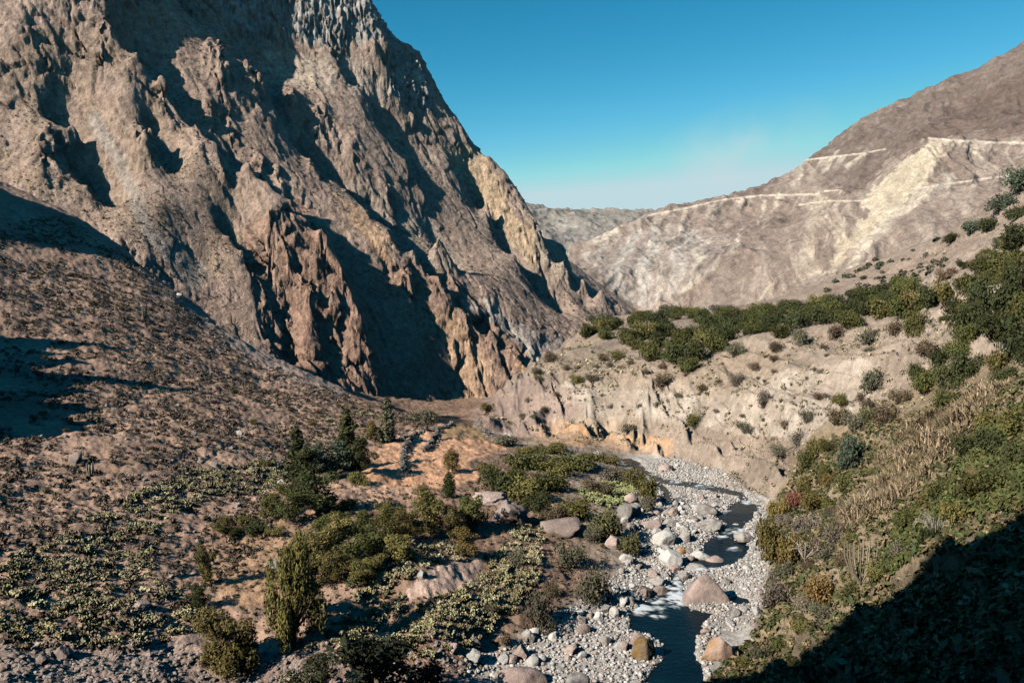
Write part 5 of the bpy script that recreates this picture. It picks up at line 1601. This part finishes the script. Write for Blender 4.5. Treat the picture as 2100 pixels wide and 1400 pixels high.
# ------------------------------------------------------------------ prickly pear
CAC = (0.45, 0.42, 0.245)
PA = [(-30,1160),(120,1110),(260,1020),(400,965),(560,945),(605,985),(560,1012),(440,1015),(330,1075),(305,1150),(330,1200),(420,1235),(390,1300),(300,1325),(100,1330),(-30,1330)]
PB = [(690,1300),(760,1250),(830,1228),(935,1222),(985,1185),(1010,1150),(1060,1085),(1110,1110),(1100,1200),(1020,1290),(960,1320),(900,1345),(780,1345),(710,1360)]
PC = [(820,1140),(870,1120),(945,1110),(940,1150),(870,1165),(830,1195),(770,1240),(725,1235),(745,1205)]
PD = [(1180,1012),(1225,992),(1292,982),(1305,1010),(1262,1042),(1215,1036)]
PE = [(640,860),(760,835),(800,905),(730,945),(690,880)]
PF = [(1050,1075),(1110,1068),(1120,1110),(1060,1105)]
PG = [(590,1300),(640,1330),(700,1260),(740,1240),(700,1300),(640,1380)]
CT = [shape_cactus(820 + k, CAC, 8) for k in range(5)]
CM = [mesh_of('prickly_pear', t, M_CACTUS) for t in CT]
CTD = [shape_cactus(840 + k, (0.46, 0.47, 0.21), 8) for k in range(3)]
r20 = np.random.default_rng(20)
def one_cactus(p, me, label, group, s):
    o = link('prickly_pear', me)
    o.location = p; o.scale = (s, s, s * r20.uniform(.85, 1.15)); o.rotation_euler = (0, 0, r20.uniform(0, 6.28))
    thing(o, label, 'cactus', group)
single = [(PA, 120, "spiny prickly pear clump in the wide cactus band on the left slope", "prickly pears of the left slope", 61),
          (PB, 110, "prickly pear clump on the terrace between sand patch and cobbles", "prickly pears of the lower terrace", 62),
          (PC, 34, "prickly pear clump between the thicket wall and the sand patch", "prickly pears under the thicket", 63)]
for poly, n, lab, grp, sd in single:
    for i, p in enumerate(pts_in(poly, n, sd, 60, 240)):
        one_cactus(p, CM[i % 5], lab, grp, r20.uniform(.75, 1.25))
allp = np.concatenate([pts_in(PA, 1500, 71, 60, 240), pts_in(PB, 800, 72, 60, 240), pts_in(PC, 150, 73, 60, 240), pts_in(PE, 170, 74, 150, 300), pts_in(PF, 70, 75, 80, 240), pts_in(PG, 50, 77, 60, 140)])
kk = fbm(allp[:, 0] / 5, allp[:, 1] / 5, None, 3, 63)
allp = allp[kk > -.10]
swarm('cactus_undergrowth', CT, allp, r20.uniform(.35, 1.15, len(allp)), M_CACTUS, seed=21, tints=np.repeat(r20.uniform(.55, 1.2, (len(allp), 1)), 3, 1) * np.stack([np.ones(len(allp)), r20.uniform(.86, 1.06, len(allp)), r20.uniform(.75, 1.1, len(allp))], 1))
pd_ = pts_in(PD, 130, 76, 120, 240)
swarm('cactus_undergrowth', CTD, pd_, r20.uniform(.9, 1.3, len(pd_)), M_CACTUS, seed=22)

def column_cactus(u, v, h, n, label, col, spread=.28, weep=0.0, seed=0, wide=.05):
    r = np.random.default_rng(seed)
    p = hit(u, v)[0]; H = h * project(p)[2] / F
    root = bpy.data.objects.new('column_cactus', None); COL.objects.link(root)
    root.location = p; root.scale = (H, H, H)
    thing(root, label, 'cactus')
    for k in range(n):
        a = 2 * math.pi * k / n + r.uniform(-.3, .3); q = spread * r.uniform(.3, 1)
        d = np.array([math.cos(a), math.sin(a), 0])
        top = r.uniform(.65, 1.0)
        pts = [np.array([0, 0, -.05]), d * q * .7 + [0, 0, top * .25], d * q + [0, 0, top * .6], d * q * (1.05 + weep) + [0, 0, top * (1 - .45 * weep)]]
        if weep:
            pts.append(d * q * (1.3 + weep) + [0, 0, top * .35])
        rad = [wide, wide, wide * .9, wide * .6] + ([wide * .3] if weep else [])
        co, qd = tube(pts, rad, 7)
        link('stem', mesh_of('stem', (co, qd, np.tile(np.array(col) * r.uniform(.8, 1.15), (len(co), 1))), M_CACTUS, True), root)
column_cactus(1765,1196,96,15,"tall candelabra cactus with pale upright stems on the right bank",(0.26,0.225,0.16),.34,0,1,.017)
column_cactus(1922,1098,64,30,"drooping whitish cactus at the edge of the shade",(0.33,0.30,0.25),.42,.7,2,.014)
column_cactus(186,976,30,6,"small pale column cactus right of the largest slope boulder",(0.26,0.24,0.18),.3,0,3,.06)
column_cactus(296,660,36,3,"lone thin column cactus high on the left slope",(0.24,0.21,0.15),.16,0,4,.045)

# ------------------------------------------------------------------ small growth nobody could count
DRY = [shape_tuft(500 + k, c, 16, .55, .62) for k, c in enumerate([(0.175, 0.135, 0.095), (0.115, 0.10, 0.065), (0.25, 0.185, 0.125), (0.15, 0.12, 0.09)])]
dsl = pts_in(SLOPE, 15000, 81, 80, 385)
kd = fbm(dsl[:, 0] / 13, dsl[:, 1] / 13, None, 3, 65)
dsl = dsl[kd > -.25]
rd_ = np.random.default_rng(82)
swarm('dry_scrub', DRY, dsl, .38 + 1.15 * rd_.random(len(dsl)) ** 3, M_LEAF, seed=83)
MID = [(430,1060),(560,1010),(700,985),(900,990),(1080,960),(1290,940),(1340,1000),(1280,1100),(1230,1200),(1080,1290),(960,1340),(700,1370),(560,1330),(450,1240),(380,1150)]
mg = pts_in(MID, 3600, 84, 80, 270)
a_, b_, _ = project(mg)
sand = in_poly(a_, b_, [(830,1205),(880,1170),(960,1145),(1000,1160),(960,1195),(900,1220),(840,1225)]) | in_poly(a_, b_, [(740,985),(790,900),(905,870),(985,880),(1040,915),(960,950),(980,985),(760,1000)])
mg = mg[~sand]
GRS = [shape_tuft(520 + k, c, 14, .5, .5) for k, c in enumerate([(0.20, 0.155, 0.08), (0.13, 0.12, 0.055), (0.27, 0.19, 0.105), (0.16, 0.13, 0.085)])]
swarm('dry_grass', GRS, mg, .3 + .6 * rd_.random(len(mg)) ** 2, M_LEAF, seed=85)
BLF = [(990,850),(1100,745),(1190,695),(1330,742),(1480,725),(1700,685),(1900,660),(2100,610),(2100,850),(1900,860),(1750,880),(1640,980),(1560,1020),(1480,955),(1300,915),(1100,895)]
bf = pts_in(BLF, 9000, 86, 120, 420)
kb = fbm(bf[:, 0] / 8, bf[:, 1] / 8, None, 3, 67)
bf = bf[kb > -.05]
BT = [shape_tuft(540 + k, c, 14, .5, .5) for k, c in enumerate([(0.30, 0.235, 0.16), (0.22, 0.18, 0.12), (0.17, 0.145, 0.095), (0.34, 0.27, 0.19)])]
swarm('bluff_grass', BT, bf, .4 + 1.3 * rd_.random(len(bf)) ** 3, M_LEAF, seed=87)
# the river side of the bank where brush and dry grass mix
RB = [(1560,1290),(1590,1160),(1560,1110),(1600,1020),(1650,930),(1760,870),(1880,850),(1990,800),(2140,760),(2140,1420),(1440,1420)]
rb_ = pts_in(RB, 15000, 88, 60, 220)
RT = [shape_tuft(560 + k, c, 18, .6, .75) for k, c in enumerate([(0.085, 0.085, 0.036), (0.125, 0.105, 0.055), (0.06, 0.07, 0.03), (0.19, 0.15, 0.09)])]
swarm('bank_undergrowth', RT, rb_, .6 + 1.2 * rd_.random(len(rb_)) ** 2, M_LEAF, seed=89)
rb2 = pts_in([(1500,1400),(1700,1260),(2000,1060),(2300,1000),(2500,1900),(1500,1900)], 5000, 98, 22, 75)
swarm('bank_undergrowth', RT, rb2, .5 + .9 * rd_.random(len(rb2)) ** 2, M_LEAF, seed=99)
xy_ = np.random.default_rng(97).uniform((14, 26), (80, 84), (9000, 2))
rb3 = np.column_stack([xy_, ground_z(xy_[:, 0], xy_[:, 1])])
u3_, v3_, d3_ = project(rb3)
rb3 = rb3[(v3_ > 1040) & (v3_ < 1500) & (u3_ > 1500) & (u3_ < 2300)]
swarm('bank_undergrowth', RT, rb3, .5 + .9 * rd_.random(len(rb3)) ** 2, M_LEAF, seed=101)
REED = [(1790,1010),(1810,960),(1850,890),(1960,838),(2010,800),(2065,800),(1995,870),(1935,960),(1880,1010),(1810,1052),(1740,1095),(1720,1085)]
re_ = pts_in(REED, 5200, 90, 70, 220)
RD = [shape_blades(580 + k, c, 13, 1.0, .95) for k, c in enumerate([(0.32, 0.26, 0.155), (0.24, 0.21, 0.11), (0.38, 0.31, 0.20), (0.20, 0.17, 0.085), (0.30, 0.23, 0.14)])]
swarm('reeds', RD, re_, .6 + 1.5 * rd_.random(len(re_)) * (0.5 + np.clip(0.5 + fbm(re_[:, 0] / 4, re_[:, 1] / 4, None, 3, 69), 0, 1)), M_LEAF, seed=91)
CRP = [(1790,1190),(1830,1110),(1900,1030),(1960,960),(2010,880),(2110,830),(2160,830),(2160,1040),(2000,1050),(1900,1110),(1830,1190)]
cr_ = pts_in(CRP, 2600, 92, 60, 200)
CR = [shape_tuft(600 + k, c, 46, .8, .8) for k, c in enumerate([(0.088, 0.096, 0.032), (0.105, 0.108, 0.040), (0.068, 0.076, 0.028)])]
swarm('creeper_foliage', CR, cr_, .8 + .9 * rd_.random(len(cr_)), M_LEAF, seed=93)

# ================================================================== the air of the valley
bm = bmesh.new()
bmesh.ops.create_cube(bm, size=1.0)
me = bpy.data.meshes.new('haze'); bm.to_mesh(me); bm.free()
hz = bpy.data.objects.new('haze', me); COL.objects.link(hz)
x0_, x1_, y0_, y1_, z0_, z1_ = -5010, 5010, -5010, 5010, -91, float(max(cz.max(), dz.max(), bz.max(), gz1.max())) + 8
hz.location = ((x0_ + x1_) / 2, (y0_ + y1_) / 2, (z0_ + z1_) / 2); hz.scale = (x1_ - x0_, y1_ - y0_, z1_ - z0_)
hm = bpy.data.materials.new('haze'); hm.use_nodes = True
ht = hm.node_tree
for n in list(ht.nodes):
    ht.nodes.remove(n)
ho = ht.nodes.new('ShaderNodeOutputMaterial'); hv = ht.nodes.new('ShaderNodeVolumePrincipled')
hv.inputs['Color'].default_value = (0.86, 0.92, 1.0, 1)
hv.inputs['Density'].default_value = 0.00001
hv.inputs['Anisotropy'].default_value = 0.2
ht.links.new(hv.outputs[0], ho.inputs['Volume'])
me.materials.append(hm)
hz['kind'] = 'stuff'
